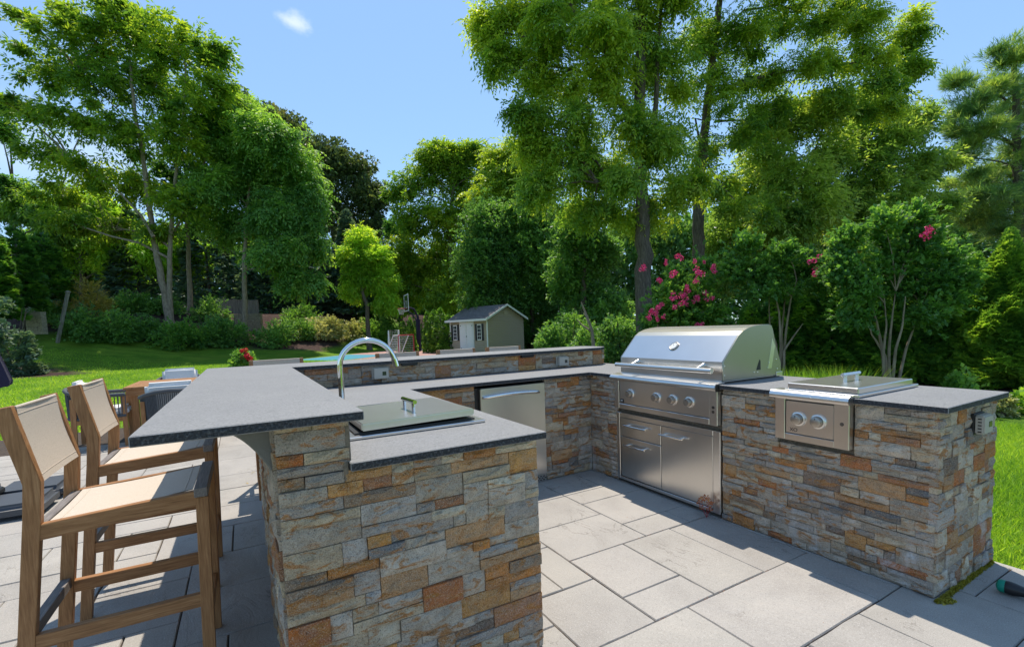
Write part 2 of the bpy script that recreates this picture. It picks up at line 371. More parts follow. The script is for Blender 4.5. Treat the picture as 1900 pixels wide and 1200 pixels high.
# ---------------------------------------------------------------- patio of bluestone pavers
b = MB(); b.box((-4.6, -1.5, -.045), (3.46, 9.6, -.009)); patio = b.build('patio', 'joint', smooth=0); tag(patio, kind='structure')
def paver(x0, y0, x1, y1, fine=True, tint=None):
    g = .0030; x0 += g; y0 += g; x1 -= g; y1 -= g
    if x1-x0 < .03 or y1-y0 < .03: return
    dz = random.uniform(-.0025, .0015); n = 3 if fine else 1; e = .0035
    V_ = []
    def jit(): return random.uniform(-.0022, .0022)
    ring = []
    for i in range(n): ring.append((x0+(x1-x0)*i/n, y0+jit()))
    for i in range(n): ring.append((x1+jit(), y0+(y1-y0)*i/n))
    for i in range(n): ring.append((x1-(x1-x0)*i/n, y1+jit()))
    for i in range(n): ring.append((x0+jit(), y1-(y1-y0)*i/n))
    k = len(ring); cx_, cy_ = (x0+x1)/2, (y0+y1)/2
    V_ += [(x, y, -.03) for x, y in ring]; V_ += [(x, y, dz-.005) for x, y in ring]
    V_ += [(x+math.copysign(e, cx_-x)*(abs(x-cx_) > .3*(x1-x0)), y+math.copysign(e, cy_-y)*(abs(y-cy_) > .3*(y1-y0)), dz+.001) for x, y in ring]
    F_ = [tuple(2*k+i for i in range(k))]
    for r0 in (0, k): F_ += [(r0+i, r0+(i+1) % k, r0+k+(i+1) % k, r0+k+i) for i in range(k)]
    me = bpy.data.meshes.new('paving_stone'); me.from_pydata(V_, [], F_); me.materials.append(M['paver'])
    o = bpy.data.objects.new('paving_stone', me); COL.objects.link(o); o.parent = patio
    t = tint or random.choice([(.39, .37, .35), (.41, .385, .365), (.36, .345, .33), (.40, .38, .35)])
    kk_ = random.uniform(.82, 1.14); o.color = (*[c_*kk_ for c_ in t], 1)
def pave(x0, y0, mx_, my_, ni, nj, explicit, sizes, xmax=None, fine=True):
    occ = np.zeros((ni, nj), bool)
    X = lambda i: min(x0+mx_*i, xmax) if xmax else x0+mx_*i
    for i0, i1, j0, j1 in explicit:
        if occ[i0:i1, j0:j1].any(): continue
        occ[i0:i1, j0:j1] = True; paver(X(i0), y0+my_*j0, X(i1), y0+my_*j1, fine)
    for j in range(nj):
        for i in range(ni):
            if occ[i, j]: continue
            random.shuffle(sizes)
            for w_, h_ in sizes+[(1, 1)]:
                if i+w_ <= ni and j+h_ <= nj and not occ[i:i+w_, j:j+h_].any():
                    occ[i:i+w_, j:j+h_] = True; paver(X(i), y0+my_*j, X(i+w_), y0+my_*(j+h_), fine); break
# right of the bar: module .2025 x .2225, origin so that the joints of the work area fall where they lie
X0, Y0_, MX, MY = 1.56-.2025*4, 1.52-.2225*13, .2025, .2225
ex = [(4, 7, 16, 18), (7, 10, 17, 19), (7, 9, 16, 17), (9, 10, 16, 17), (7, 9, 19, 20), (9, 10, 19, 22), (7, 9, 20, 22), (4, 7, 18, 20), (4, 7, 20, 22),
      (4, 6, 14, 16), (4, 6, 13, 14), (6, 8, 13, 16), (8, 10, 13, 16), (2, 4, 13, 15), (3, 4, 15, 17), (1, 3, 15, 17), (5, 9, 11, 13), (9, 10, 11, 13),
      (8, 11, 9, 11), (6, 8, 9, 11), (2, 5, 11, 13), (3, 6, 9, 11), (10, 11, 11, 14), (11, 14, 10, 12), (11, 14, 12, 14), (11, 14, 8, 10)]
pave(X0, Y0_, MX, MY, 14, 22, ex, [(3, 2), (2, 2), (2, 1), (2, 3), (3, 3), (2, 2)], xmax=3.46)
# left of and behind the bar
ex2 = [(19, 21, 18, 20), (21, 22, 18, 20), (19, 21, 16, 18), (17, 19, 17, 19), (20, 21, 20, 22), (18, 20, 20, 22), (18, 21, 22, 24)]
pave(-.355-.21*19, 2.50-.245*16, .21, .245, 24, 39, ex2, [(3, 2), (2, 2), (4, 2), (3, 2), (2, 1), (3, 3)])
pave(.475+.21, 4.6, .23, .26, 12, 18, [], [(4, 2), (3, 3), (3, 2)], xmax=3.46, fine=False)
b = MB()
for y in np.arange(-.9, 9, .62): b.box((3.4605, y+.004, -.06), (3.50, y+.612, -.004), .004)
e = b.build('edging_stones', 'paver', patio, kind='stuff'); e.color = (.46, .45, .43, 1)

# ================================================================ stacked stone bases
GREYS = [(.42, .355, .28), (.47, .40, .32), (.35, .30, .255), (.52, .445, .36), (.38, .34, .30)]
TANS = [(.52, .42, .29), (.47, .37, .25), (.56, .48, .36)]
RUSTS = [(.50, .22, .075), (.52, .28, .11), (.43, .155, .06), (.46, .27, .14), (.36, .17, .09)]
BROWN = [(.19, .13, .095), (.26, .18, .12), (.17, .16, .155)]
def stonecol(warm=.5):
    r = random.random()
    p = GREYS if r < .60-.14*warm else TANS if r < .76 else RUSTS if r < .93 else BROWN
    c_ = random.choice(p); k = random.uniform(1.0, 1.38); return (c_[0]*k, c_[1]*k, c_[2]*k, 1)
def ledger(parent, o_, u, nrm, width, z0, z1, holes=(), row=.040, lmin=.07, lmax=.25, warm=.5, deep=.03, tall=.3):
    """split stones on the vertical plane o_ + u*s, facing nrm; each stone its own object"""
    u = Vector(u); nrm = Vector(nrm); o_ = Vector(o_); W_ = worg(parent)
    nr = max(1, round((z1-z0)/row)); zs = [z0]
    ws = [random.uniform(.85, 1.18) for _ in range(nr)]; sm = sum(ws)
    for w_ in ws: zs.append(zs[-1]+w_/sm*(z1-z0))
    blocked = [[] for _ in range(nr+1)]
    def inhole(s0, s1, a, b_):
        return any(s0 < h[1]-1e-4 and s1 > h[0]+1e-4 and a < h[3]-.004 and b_ > h[2]+.004 for h in holes)
    for i in range(nr):
        za, zb = zs[i], zs[i+1]
        iv = [(0., width)]
        cuts = [(h[0], h[1]) for h in holes if za < h[3]-.004 and zb > h[2]+.004] + blocked[i]
        for c0, c1 in cuts:
            nv = []
            for a, b_ in iv:
                if c1 <= a or c0 >= b_: nv.append((a, b_)); continue
                if c0-a > .012: nv.append((a, c0))
                if b_-c1 > .012: nv.append((c1, b_))
            iv = nv
        for a, b_ in iv:
            s = a
            while s < b_-1e-4:
                ln = random.uniform(lmin, lmax) if random.random() > .18 else random.uniform(.05, .1)
                if b_-(s+ln) < .06: ln = b_-s
                zt = zb
                if i+1 < nr and random.random() < tall and ln < .26 and not inhole(s, s+ln, zb, zs[i+2]) and not any(s < q[1] and s+ln > q[0] for q in blocked[i+1]):
                    zt = zs[i+2]; blocked[i+1].append((s, s+ln))
                g = .0011; s0, s1, ya, yb = s+g, s+ln-g, za+g, zt-g; off = random.choice([0, .003, .005, .008, .013])*random.uniform(.6, 1)
                nu = 4 if ln > .13 else 3; nv_ = 3
                V_ = []
                for jj in range(nv_+1):
                    for ii in range(nu+1):
                        ed = ii in (0, nu) or jj in (0, nv_)
                        dn = off + (random.uniform(0, .003) if ed else random.uniform(.003, .016))
                        ss = s0+(s1-s0)*ii/nu + (0 if ii in (0, nu) else random.uniform(-.012, .012)*min(1, ln/.2))
                        zz = ya+(yb-ya)*jj/nv_ + (0 if jj in (0, nv_) else random.uniform(-.006, .006))
                        if ii in (0, nu): ss += random.uniform(-.001, .001)
                        V_.append(o_+u*ss+nrm*dn+Vector((0, 0, zz))-Vector((0, 0, 0)))
                m_ = nu+1
                ringi = [i_ for i_ in range(m_)]+[m_*j_+nu for j_ in range(1, nv_+1)]+[m_*nv_+i_ for i_ in range(nu-1, -1, -1)]+[m_*j_ for j_ in range(nv_-1, 0, -1)]
                k0 = len(V_)
                for q in ringi: V_.append(V_[q]-nrm*(deep+off))
                F_ = [(j_*m_+i_, j_*m_+i_+1, (j_+1)*m_+i_+1, (j_+1)*m_+i_) for j_ in range(nv_) for i_ in range(nu)]
                rn = len(ringi)
                F_ += [(ringi[q], k0+q, k0+(q+1) % rn, ringi[(q+1) % rn]) for q in range(rn)]
                if u.cross(Vector((0, 0, 1))).dot(nrm) < 0: F_ = [f[::-1] for f in F_]
                me = bpy.data.meshes.new('brick'); me.from_pydata([(p-W_)[:] for p in V_], [], F_); me.materials.append(M['stone'])
                ob = bpy.data.objects.new('brick', me); COL.objects.link(ob); ob.parent = parent; ob.color = stonecol(warm)
                s += ln

HB, HC = 1.118, .93
# left leg, with the raised bar wall
barbase = thing('stone_bar_base', (.54, 2.6, 0), 'stacked split stone base under the sink counter and the wide raised bar', 'stone base', 'stacked stone bases of the outdoor kitchen')
b = MB(); b.box((.085, 1.675, 0), (1.0, 4.3, .90)); b.box((.085, 1.675, .90), (.265, 4.3, 1.088)); b.build('core', 'mortar', barbase, smooth=0)
ledger(barbase, (.065, 1.655, 0), (1, 0, 0), (0, -1, 0), .965, .004, .900, warm=.75)
ledger(barbase, (.065, 1.655, 0), (1, 0, 0), (0, -1, 0), .222, .902, 1.087, warm=.9)
ledger(barbase, (.062, 1.68, 0), (0, 1, 0), (-1, 0, 0), 2.6, .004, 1.087, lmin=.18, lmax=.48, warm=.9, row=.052)
ledger(barbase, (1.022, 1.66, 0), (0, 1, 0), (1, 0, 0), 1.84, .004, .900, lmin=.15, lmax=.4, warm=.5)
b = MB(); b.box((.275, 1.652, .905), (.292, 1.70, 1.087), .003); b.box((.262, 1.645, .86), (.285, 1.675, .935), .006); b.build('mortar_seam', 'mortar', barbase)
# stucco corbel carrying the bar overhang
def corbel(y):
    p = [(.060, 1.087), (-.115, 1.087), (-.10, 1.075)]
    for k in range(9):
        a = k/8; p.append((-.10+.16*a**.75, 1.072-.165*a**1.5))
    b = MB(); b.prism(p, 1, y, y+.075, .004); return b.build('corbel', 'concrete', barbase)
corbel(1.70)
# back leg
backbase = thing('stone_back_base', (2, 3.9, 0), 'stacked split stone base behind the work area with the fridge built into it', 'stone base', 'stacked stone bases of the outdoor kitchen')
b = MB(); b.box((1.001, 3.525, 0), (1.60, 4.28, .899)); b.box((2.28, 3.525, 0), (3.47, 4.28, .899)); b.box((1.60, 4.05, 0), (2.28, 4.28, .899)); b.box((.266, 4.062, .932), (3.40, 4.26, 1.0875)); b.build('core', 'mortar', backbase, smooth=0)
ledger(backbase, (1.03, 3.505, 0), (1, 0, 0), (0, -1, 0), .572, .004, .899, warm=.4)
ledger(backbase, (2.278, 3.505, 0), (1, 0, 0), (0, -1, 0), .512, .004, .899, warm=.35)
ledger(backbase, (.27, 4.045, 0), (1, 0, 0), (0, -1, 0), 3.11, .934, 1.087, row=.052, warm=.3, lmin=.12, lmax=.36)
ledger(backbase, (3.385, 4.05, 0), (.8, .6, 0), (.6, -.8, 0), .12, .934, 1.087, row=.052, warm=.3)
b = MB(); b.box((2.786, 3.490, .004), (2.802, 3.515, .899), .003); b.build('mortar_seam', 'mortar', backbase)
# right leg
grillbase = thing('stone_grill_base', (3.13, 2.2, 0), 'stacked split stone base under the grill and side burner, ending in a square corner', 'stone base', 'stacked stone bases of the outdoor kitchen')
b = MB(); b.box((2.815, .965, 0), (3.455, 2.09, .898)); b.box((2.815, 3.14, 0), (3.455, 3.524, .898)); b.box((3.10, 2.09, 0), (3.455, 3.14, .898)); b.box((2.815, 2.09, .606), (3.10, 3.14, .648)); b.build('core', 'mortar', grillbase, smooth=0)
# s runs from the far corner (Y 3.50) towards the camera
YC = 3.50
def yh(ya, yb, za, zb): return (YC-yb, YC-ya, za, zb)
ledger(grillbase, (2.795, YC, 0), (0, -1, 0), (-1, 0, 0), 2.555, .004, .898, holes=[yh(2.095, 3.135, 0, .612), yh(2.095, 3.125, .645, .9), yh(1.295, 1.705, .645, .9)], warm=.45, lmin=.07, lmax=.26, row=.037, tall=.18)
ledger(grillbase, (2.786, .944, 0), (1, 0, 0), (0, -1, 0), .70, .004, .898, warm=.85, lmin=.06, lmax=.2, tall=.45)
ledger(grillbase, (3.475, .95, 0), (0, 1, 0), (1, 0, 0), 3.0, .004, .898, warm=.6, lmin=.2, lmax=.45)
# moss along the foot of the end face
def moss_line(p0, p1, n, w_, name, label, mt, hgt=.016):
    q = rng.random(n); x = p0[0]+(p1[0]-p0[0])*q; y = p0[1]+(p1[1]-p0[1])*q
    x = x+rng.normal(0, w_, n)*.6; y = y-np.abs(rng.normal(0, w_, n))
    th = rng.random(n)*6.28; s = rng.uniform(.004, .011, n); h = rng.uniform(.3, 1, n)*hgt
    V_ = np.zeros((n, 3, 3)); V_[:, 0] = np.stack([x-s*np.cos(th), y-s*np.sin(th), np.zeros(n)], 1); V_[:, 1] = np.stack([x+s*np.cos(th), y+s*np.sin(th), np.zeros(n)], 1); V_[:, 2] = np.stack([x+s*.8*np.sin(th), y-s*.8*np.cos(th), h], 1)
    me = bpy.data.meshes.new(name); me.from_pydata(V_.reshape(-1, 3).tolist(), [], np.arange(n*3).reshape(-1, 3).tolist()); me.materials.append(M[mt])
    a = me.attributes.new('rnd', 'FLOAT', 'POINT'); a.data.foreach_set('value', np.repeat(rng.random(n), 3))
    o = bpy.data.objects.new(name, me); COL.objects.link(o); return tag(o, label, kind='stuff')
moss_line((2.80, .925), (3.46, .935), 4200, .006, 'moss', 'bright moss along the foot of the stone corner', 'moss')
moss_line((2.77, .93), (2.84, .905), 900, .011, 'moss', 'tuft of moss at the base corner', 'moss')

# ================================================================ granite
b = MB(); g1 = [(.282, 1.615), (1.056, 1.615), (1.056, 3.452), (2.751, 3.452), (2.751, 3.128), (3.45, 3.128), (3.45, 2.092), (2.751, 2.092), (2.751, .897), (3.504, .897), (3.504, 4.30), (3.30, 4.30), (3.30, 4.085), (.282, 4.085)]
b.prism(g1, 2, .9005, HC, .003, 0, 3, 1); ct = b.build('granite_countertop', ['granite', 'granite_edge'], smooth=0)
tag(ct, 'lower U shaped grey granite countertop holding the sink cover, grill and side burner', 'countertop', 'grey granite slabs')
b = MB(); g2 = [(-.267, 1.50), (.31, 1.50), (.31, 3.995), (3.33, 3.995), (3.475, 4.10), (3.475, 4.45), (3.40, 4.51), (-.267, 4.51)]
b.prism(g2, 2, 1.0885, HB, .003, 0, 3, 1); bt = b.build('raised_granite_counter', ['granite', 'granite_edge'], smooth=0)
tag(bt, 'raised L shaped grey granite bar counter, wide at the left and narrow along the back', 'bar top', 'grey granite slabs')

# ================================================================ grill
def text(body, size, loc, xdir, ydir, parent, name='lettering', mt='text', ext=.0006):
    cu = bpy.data.curves.new('t', 'FONT'); cu.body = body; cu.size = size; cu.extrude = ext; cu.align_x = 'CENTER'; cu.align_y = 'CENTER'
    to = bpy.data.objects.new('t', cu); COL.objects.link(to)
    dg = bpy.context.evaluated_depsgraph_get(); me = bpy.data.meshes.new_from_object(to.evaluated_get(dg)); bpy.data.objects.remove(to)
    x = Vector(xdir).normalized(); y = Vector(ydir).normalized(); z = x.cross(y); W_ = worg(parent)
    m4 = Matrix(((x.x, y.x, z.x, loc[0]-W_.x), (x.y, y.y, z.y, loc[1]-W_.y), (x.z, y.z, z.z, loc[2]-W_.z), (0, 0, 0, 1)))
    me.transform(m4); me.materials.clear(); me.materials.append(M[mt]); me.name = name
    o = bpy.data.objects.new(name, me); COL.objects.link(o); o.parent = parent; return o
def knob(parent, x, y, z, r=.029, label=None):
    b = MB(); b.lathe([(r*1.42, 0), (r*1.42, .004), (r*1.3, .009), (r*1.08, .011), (r*1.05, .008)], (x, y, z), (-1, 0, 0), 28)
    b.build('knob_bezel', 'steel', parent)
    b = MB(); b.lathe([(r*.98, .004), (r*.98, .030), (r*.92, .036), (r*.80, .038), (0, .038)], (x, y, z), (-1, 0, 0), 28)
    k = b.build('knob', 'knob', parent)
    b = MB(); b.box((x-.0395, y-.0015, z+r*.45), (x-.037, y+.0015, z+r*.75)); b.build('pointer', 'text', k, smooth=0)
def barhandle(parent, p0, p1, out, r=.008, inset=.14, post=None, mt='chrome'):
    p0 = Vector(p0); p1 = Vector(p1); out = Vector(out); d = (p1-p0)
    b = MB(); b.tube([p0, p1], r, 12)
    for t in (inset, 1-inset):
        q = p0+d*t; b.tube([q, q-out], post or r*.8, 10)
    return b.build('handle', mt, parent)
grill = thing('gas_grill', (3.1, 2.6, .93), 'large stainless gas grill with rounded closed hood, long bar handle and four knobs', 'grill')
YL, YR = 3.105, 2.10
b = MB(); b.box((2.762, YR+.002, .650), (2.795, YL+.01, .886), .003); b.box((2.795, 2.10, .66), (3.44, 3.12, .935)); b.build('fire_box', 'steel_dark', grill)
fr = MB(); fr.box((2.744, YR, .648), (2.790, YR+.065, .888), .003); fr.box((2.744, YL-.040, .648), (2.790, YL+.015, .888), .003); fr.box((2.745, YR+.066, .648), (2.788, YL-.041, .690), .003)
frame = fr.build('control_frame', 'steel', grill)
for zz, tx in ((.772, 'W'), (.742, 'S')):
    b = MB(); b.lathe([(.011, 0), (.011, .0016)], (2.744, YR+.032, zz+.0), (-1, 0, 0), 18); b.build('icon_ring', 'steel_dark', frame)
    text(tx, .014, (2.7418, YR+.032, zz), (0, -1, 0), (0, 0, 1), frame)
b = MB(); b.box((2.752, YR+.069, .694), (2.775, YL-.044, .884), .002); panel = b.build('control_panel', 'steel', grill)
for yy in (2.934, 2.647, 2.488, 2.336): knob(panel, 2.752, yy, .785)
b = MB(); b.box((2.7495, 3.012, .701), (2.752, 3.056, .729), .0008); bd = b.build('badge', 'text', panel)
text('XO', .019, (2.749, 3.034, .715), (0, -1, 0), (0, 0, 1), bd, mt='white')
# bullnose tray
pr = [(2.81, .945), (2.735, .936), (2.718, .930), (2.708, .918), (2.706, .904), (2.712, .893), (2.722, .889), (2.80, .889)]
b = MB(); b.prism(pr, 1, YR-.008, YL+.03, 0); b.build('front_tray', 'steel', grill, smooth=40)
b = MB(); b.box((2.715, YR-.012, .884), (2.80, YR-.0085, .936)); b.build('tray_end', 'steel_dark', grill)
# hood: profile in x,z
hp = [(2.808, .950), (2.808, 1.078), (2.975, 1.252), (3.02, 1.281), (3.08, 1.301), (3.15, 1.313), (3.23, 1.319), (3.31, 1.319), (3.345, 1.310), (3.36, 1.285), (3.40, 1.16), (3.46, 1.03), (3.465, .945)]
hood_b = MB()
sh = hp[1:]; inner = []
for i in range(len(hp)-1):
    (x0, z0), (x1, z1) = hp[i], hp[i+1]
    hood_b.add([(x0, YR+.012, z0), (x0, YL-.012, z0), (x1, YL-.012, z1), (x1, YR+.012, z1)], [(0, 1, 2, 3)])
hood = hood_b.build('hood', 'steel', grill, smooth=28)
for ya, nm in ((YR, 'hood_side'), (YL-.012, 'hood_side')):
    b = MB(); b.prism([(x+(.0 if i else 0), z) for i, (x, z) in enumerate(hp)], 1, ya, ya+.012, .002); sd = b.build(nm, 'steel_olive', grill, smooth=28)
    if ya == YR:
        b = MB(); b.prism([(3.165, .998), (3.215, .998), (3.212, 1.062), (3.203, 1.072)], 1, ya-.0015, ya-.0002); b.build('slot', 'text', sd, smooth=0)
        b = MB()
        for xx, zz in ((3.14, .985), (3.18, .983), (3.30, 1.005), (3.315, 1.04), (3.40, 1.06), (3.415, .99), (2.82, 1.05), (2.82, .985)): b.lathe([(.0055, 0), (.005, .0022), (.0, .003)], (xx, ya, zz), (0, -1, 0), 10)
        b.build('rivets', 'chrome', sd)
        b = MB(); b.prism([(3.30, 1.0), (3.345, 1.0), (3.385, 1.16), (3.352, 1.22)], 1, ya-.0012, ya-.0001); b.build('patch_plate', 'steel', sd, smooth=0)
b = MB(); b.box((2.80, YR+.01, .938), (3.47, YL-.01, .949), .002); b.box((3.40, YR-.004, .936), (3.475, YR+.02, .968), .002); b.build('hood_lip', 'steel', grill)
hd = MB(); hd.tube([(2.722, 3.065, 1.022), (2.722, 2.125, 1.022)], .0175, 20); 
for yy in (2.90, 2.26): hd.tube([(2.722, yy, 1.022), (2.745, yy, 1.03), (2.79, yy, 1.045), (2.81, yy, 1.047)], [.010, .010, .012, .020], 14)
hh = hd.build('hood_handle', 'steel', hood, smooth=40)
nrm_ = Vector((-.174, 0, .167)).normalized()
b = MB(); pc = Vector((2.898, 2.60, 1.172)); b.lathe([(.040, 0), (.040, .006), (.034, .010), (.030, .008), (.0, .008)], pc, nrm_, 32); th = b.build('thermometer', 'knob', hood, smooth=20)
b = MB(); b.lathe([(.028, .0085), (0, .0086)], pc, nrm_, 24); d_ = b.build('dial', 'white', th, smooth=0)
b = MB(); q = pc+nrm_*.0095; b.tube([q, q+Vector((.012, .012, .012))], .0012, 6); b.build('needle', 'text', th)
# drawers and door under the grill
cab = thing('grill_cabinet', (2.8, 2.6, 0), 'stainless cabinet under the grill with two drawers at the left and one door', 'cabinet')
b = MB(); xa, xb = 2.772, 2.812
b.box((xa, 2.100, .028), (xb, 2.158, .606), .003); b.box((xa, 3.092, .028), (xb, 3.130, .606), .003); b.box((xa+.0005, 2.1585, .028), (xb, 3.0915, .052), .002); b.box((xa+.0005, 2.1585, .566), (xb, 3.0915, .606), .003)
b.build('frame', 'steel', cab)
b = MB(); b.box((2.80, 2.15, .04), (2.815, 3.10, .60)); b.build('backing', 'text', cab, smooth=0)
def front(nm, ya, yb, za, zb, h):
    b = MB(); b.box((2.778, ya, za), (2.798, yb, zb), .003); o = b.build(nm, 'steel_v', cab)
    barhandle(o, (2.744, h[0], h[2]), (2.744, h[1], h[2]), (-.035, 0, 0), .0072, .13)
front('drawer', 2.636, 3.088, .405, .562, (3.025, 2.765, .507)); front('drawer', 2.636, 3.088, .056, .401, (3.025, 2.778, .338)); front('door', 2.164, 2.631, .056, .562, (2.622, 2.398, .500))
# side burner
sb = thing('side_burner', (2.95, 1.5, .93), 'small stainless side burner with two knobs and a flat lid with bar handle', 'side burner')
b = MB(); b.box((2.762, 1.302, .650), (2.80, 1.698, .892), .003); b.build('burner_box', 'steel_dark', sb)
b = MB(); b.box((2.744, 1.298, .648), (2.79, 1.374, .892), .003); b.box((2.744, 1.641, .648), (2.79, 1.700, .892), .003); b.box((2.746, 1.3745, .648), (2.788, 1.6405, .686), .002); f_ = b.build('control_frame', 'steel_v', sb)
b = MB(); b.lathe([(.010, 0), (.010, .0016)], (2.744, 1.333, .785), (-1, 0, 0), 18); b.build('icon_ring', 'steel_dark', f_)
b = MB(); b.box((2.750, 1.377, .690), (2.77, 1.638, .876), .002); pn = b.build('control_panel', 'steel', sb)
for yy in (1.563, 1.455): knob(pn, 2.750, yy, .780, .030)
text('XO', .030, (2.7492, 1.592, .712), (0, -1, 0), (0, 0, 1), pn)
pr = [(2.80, .945), (2.73, .944), (2.712, .938), (2.701, .926), (2.698, .912), (2.702, .899), (2.712, .893), (2.80, .893)]
b = MB(); b.prism(pr, 1, 1.283, 1.708, 0); b.build('front_tray', 'steel', sb, smooth=40)
b = MB(); b.box((2.76, 1.262, .931), (3.44, 1.655, .948), .003); b.build('trim_ring', 'steel', sb)
b = MB(); b.box((2.768, 1.268, .9485), (3.38, 1.640, .982), .004); ld_ = b.build('lid', 'steel', sb)
barhandle(ld_, (2.985, 1.452, 1.022), (3.175, 1.452, 1.022), (0, 0, .04), .0095, .16, .010, 'steel')

# ================================================================ fridge
fg = thing('outdoor_fridge', (1.93, 3.7, 0), 'stainless undercounter fridge with a curved bar handle in the back stone wall', 'fridge')
b = MB(); b.box((1.606, 3.515, .01), (2.272, 4.04, .875)); b.build('case', 'black', fg, smooth=0)
b = MB(); b.box((1.642, 3.470, .068), (2.262, 3.510, .872), .004, seg=2); dr = b.build('door', 'steel_v', fg)
pts = [(1.665, 3.468, .800)]+[(1.675+.51*t, 3.448-.022*math.sin(math.pi*t), .802+.014*math.sin(math.pi*t)) for t in np.linspace(0, 1, 14)]+[(2.195, 3.468, .800)]
b = MB(); b.tube(pts, [.012]+[.0135]*14+[.012], 12); b.build('handle', 'chrome', dr, smooth=60)
b = MB(); b.box((1.642, 3.482, .004), (2.262, 3.505, .062), .002); vg = b.build('vent_grille', 'steel', fg)
b = MB()
for i in range(20):
    for j in range(3): x = 1.655+.03*i+(.015 if j % 2 else 0); b.box((x, 3.4808, .012+.016*j), (x+.018, 3.4816, .021+.016*j))
b.build('vent_slots', 'text', vg, smooth=0)
# ================================================================ sink cover and tap
sk = thing('drop_in_cooler', (.64, 2.2, .93), 'drop in stainless cooler with a flat hinged lid near the front of the counter', 'cooler')
b = MB(); b.box((.335, 1.948, .9305), (.942, 2.52, .944), .003); b.build('flange', 'steel', sk)
b = MB(); b.box((.37, 1.985, .944), (.905, 2.50, .951)); b.build('seal', 'text', sk, smooth=0)
tl = Matrix.Translation((.64, 2.5, .951)) @ Matrix.Rotation(R(-1.0), 4, 'Y') @ Matrix.Rotation(R(-.9), 4, 'X') @ Matrix.Translation((-.64, -2.5, -.951))
b = MB(); b.box((.395, 1.962, .955), (.895, 2.515, .986), .005, xf=tl, seg=2); li = b.build('lid', 'steel_lid' if 'steel_lid' in M else 'steel', sk)
barhandle(li, (.652, 2.065, 1.040), (.652, 2.255, 1.036), (0, 0, .048), .0095, .14, .008)
fa = thing('tap', (.44, 2.64, .93), 'polished gooseneck tap behind the stainless cooler lid', 'tap')
pts = [(.437, 2.64, .93), (.437, 2.64, 1.00), (.437, 2.64, 1.19)]
for k in range(15):
    a = math.pi*(1-k/14*.90); pts.append((.437+.142+.142*math.cos(a), 2.64-.02*k/14, 1.19+.128*math.sin(a)))
e_ = Vector(pts[-1])
pts.append((e_.x+.012, e_.y, e_.z-.035))
b = MB(); b.tube(pts, .0145, 18); b.build('spout', 'chrome', fa, smooth=60)
b = MB(); b.tube([(e_.x+.008, e_.y, e_.z-.02), (e_.x+.018, e_.y, e_.z-.062)], .0175, 18); b.build('aerator', 'chrome', fa)
b = MB(); b.lathe([(.028, 0), (.028, .006), (.020, .012), (.0185, .05)], (.437, 2.64, .93), n=24); b.build('collar', 'chrome', fa)
b = MB(); b.tube([(.425, 2.64, .965), (.385, 2.62, .975), (.372, 2.615, 1.02)], .006, 10); b.build('lever', 'chrome', fa)
# ================================================================ outlet boxes and lights
def outlet(x, z, label):
    o = thing('outlet_box', (x, 4.02, z), label, 'outlet', 'weatherproof outlet boxes')
    b = MB(); b.box((x-.062, 3.985, z-.045), (x+.062, 4.034, z+.045), .006, seg=2); c_ = b.build('cover', 'outlet', o)
    b = MB(); b.box((x+.008, 3.9838, z-.018), (x+.040, 3.9848, z+.014)); b.build('window', 'glass', c_, smooth=0)
    b = MB(); b.box((x-.07, 4.026, z-.05), (x+.07, 4.036, z+.05), .002); b.build('back_plate', 'outlet', o)
outlet(.985, 1.018, 'grey outlet box on the stone riser behind the tap'); outlet(2.845, 1.000, 'grey outlet box on the stone riser near the grill')
o = thing('outlet_box', (3.2, .93, .80), 'grey outlet box with side vents on the end face of the grill base', 'outlet', 'weatherproof outlet boxes')
b = MB(); b.box((3.135, .885, .752), (3.255, .925, .846), .007, seg=2); c_ = b.build('cover', 'outlet', o)
b = MB(); b.box((3.195, .8835, .785), (3.235, .8848, .813)); b.build('window', 'glass', c_, smooth=0)
b = MB()
for k in range(5): b.box((3.1340, .895, .762+.016*k), (3.1349, .909, .768+.016*k))
b.build('vent_slots', 'text', c_, smooth=0)
b = MB(); b.box((3.128, .921, .746), (3.262, .934, .852), .002); b.build('back_plate', 'text', o)
for x0, lb in ((1.165, 'thin black light bar under the bar edge right of the tap'), (2.355, 'thin black light bar under the bar edge near the grill')):
    t_ = thing('light_bar', (x0+.07, 4.02, 1.08), lb, 'light bar', 'light bars under the raised bar')
    b = MB(); b.box((x0, 3.998, 1.066), (x0+.14, 4.036, 1.0875), .003); b.build('housing', 'text', t_)
    b = MB(); b.box((x0+.008, 4.002, 1.0645), (x0+.132, 4.030, 1.0658)); b.build('lens', 'glass', t_, smooth=0)

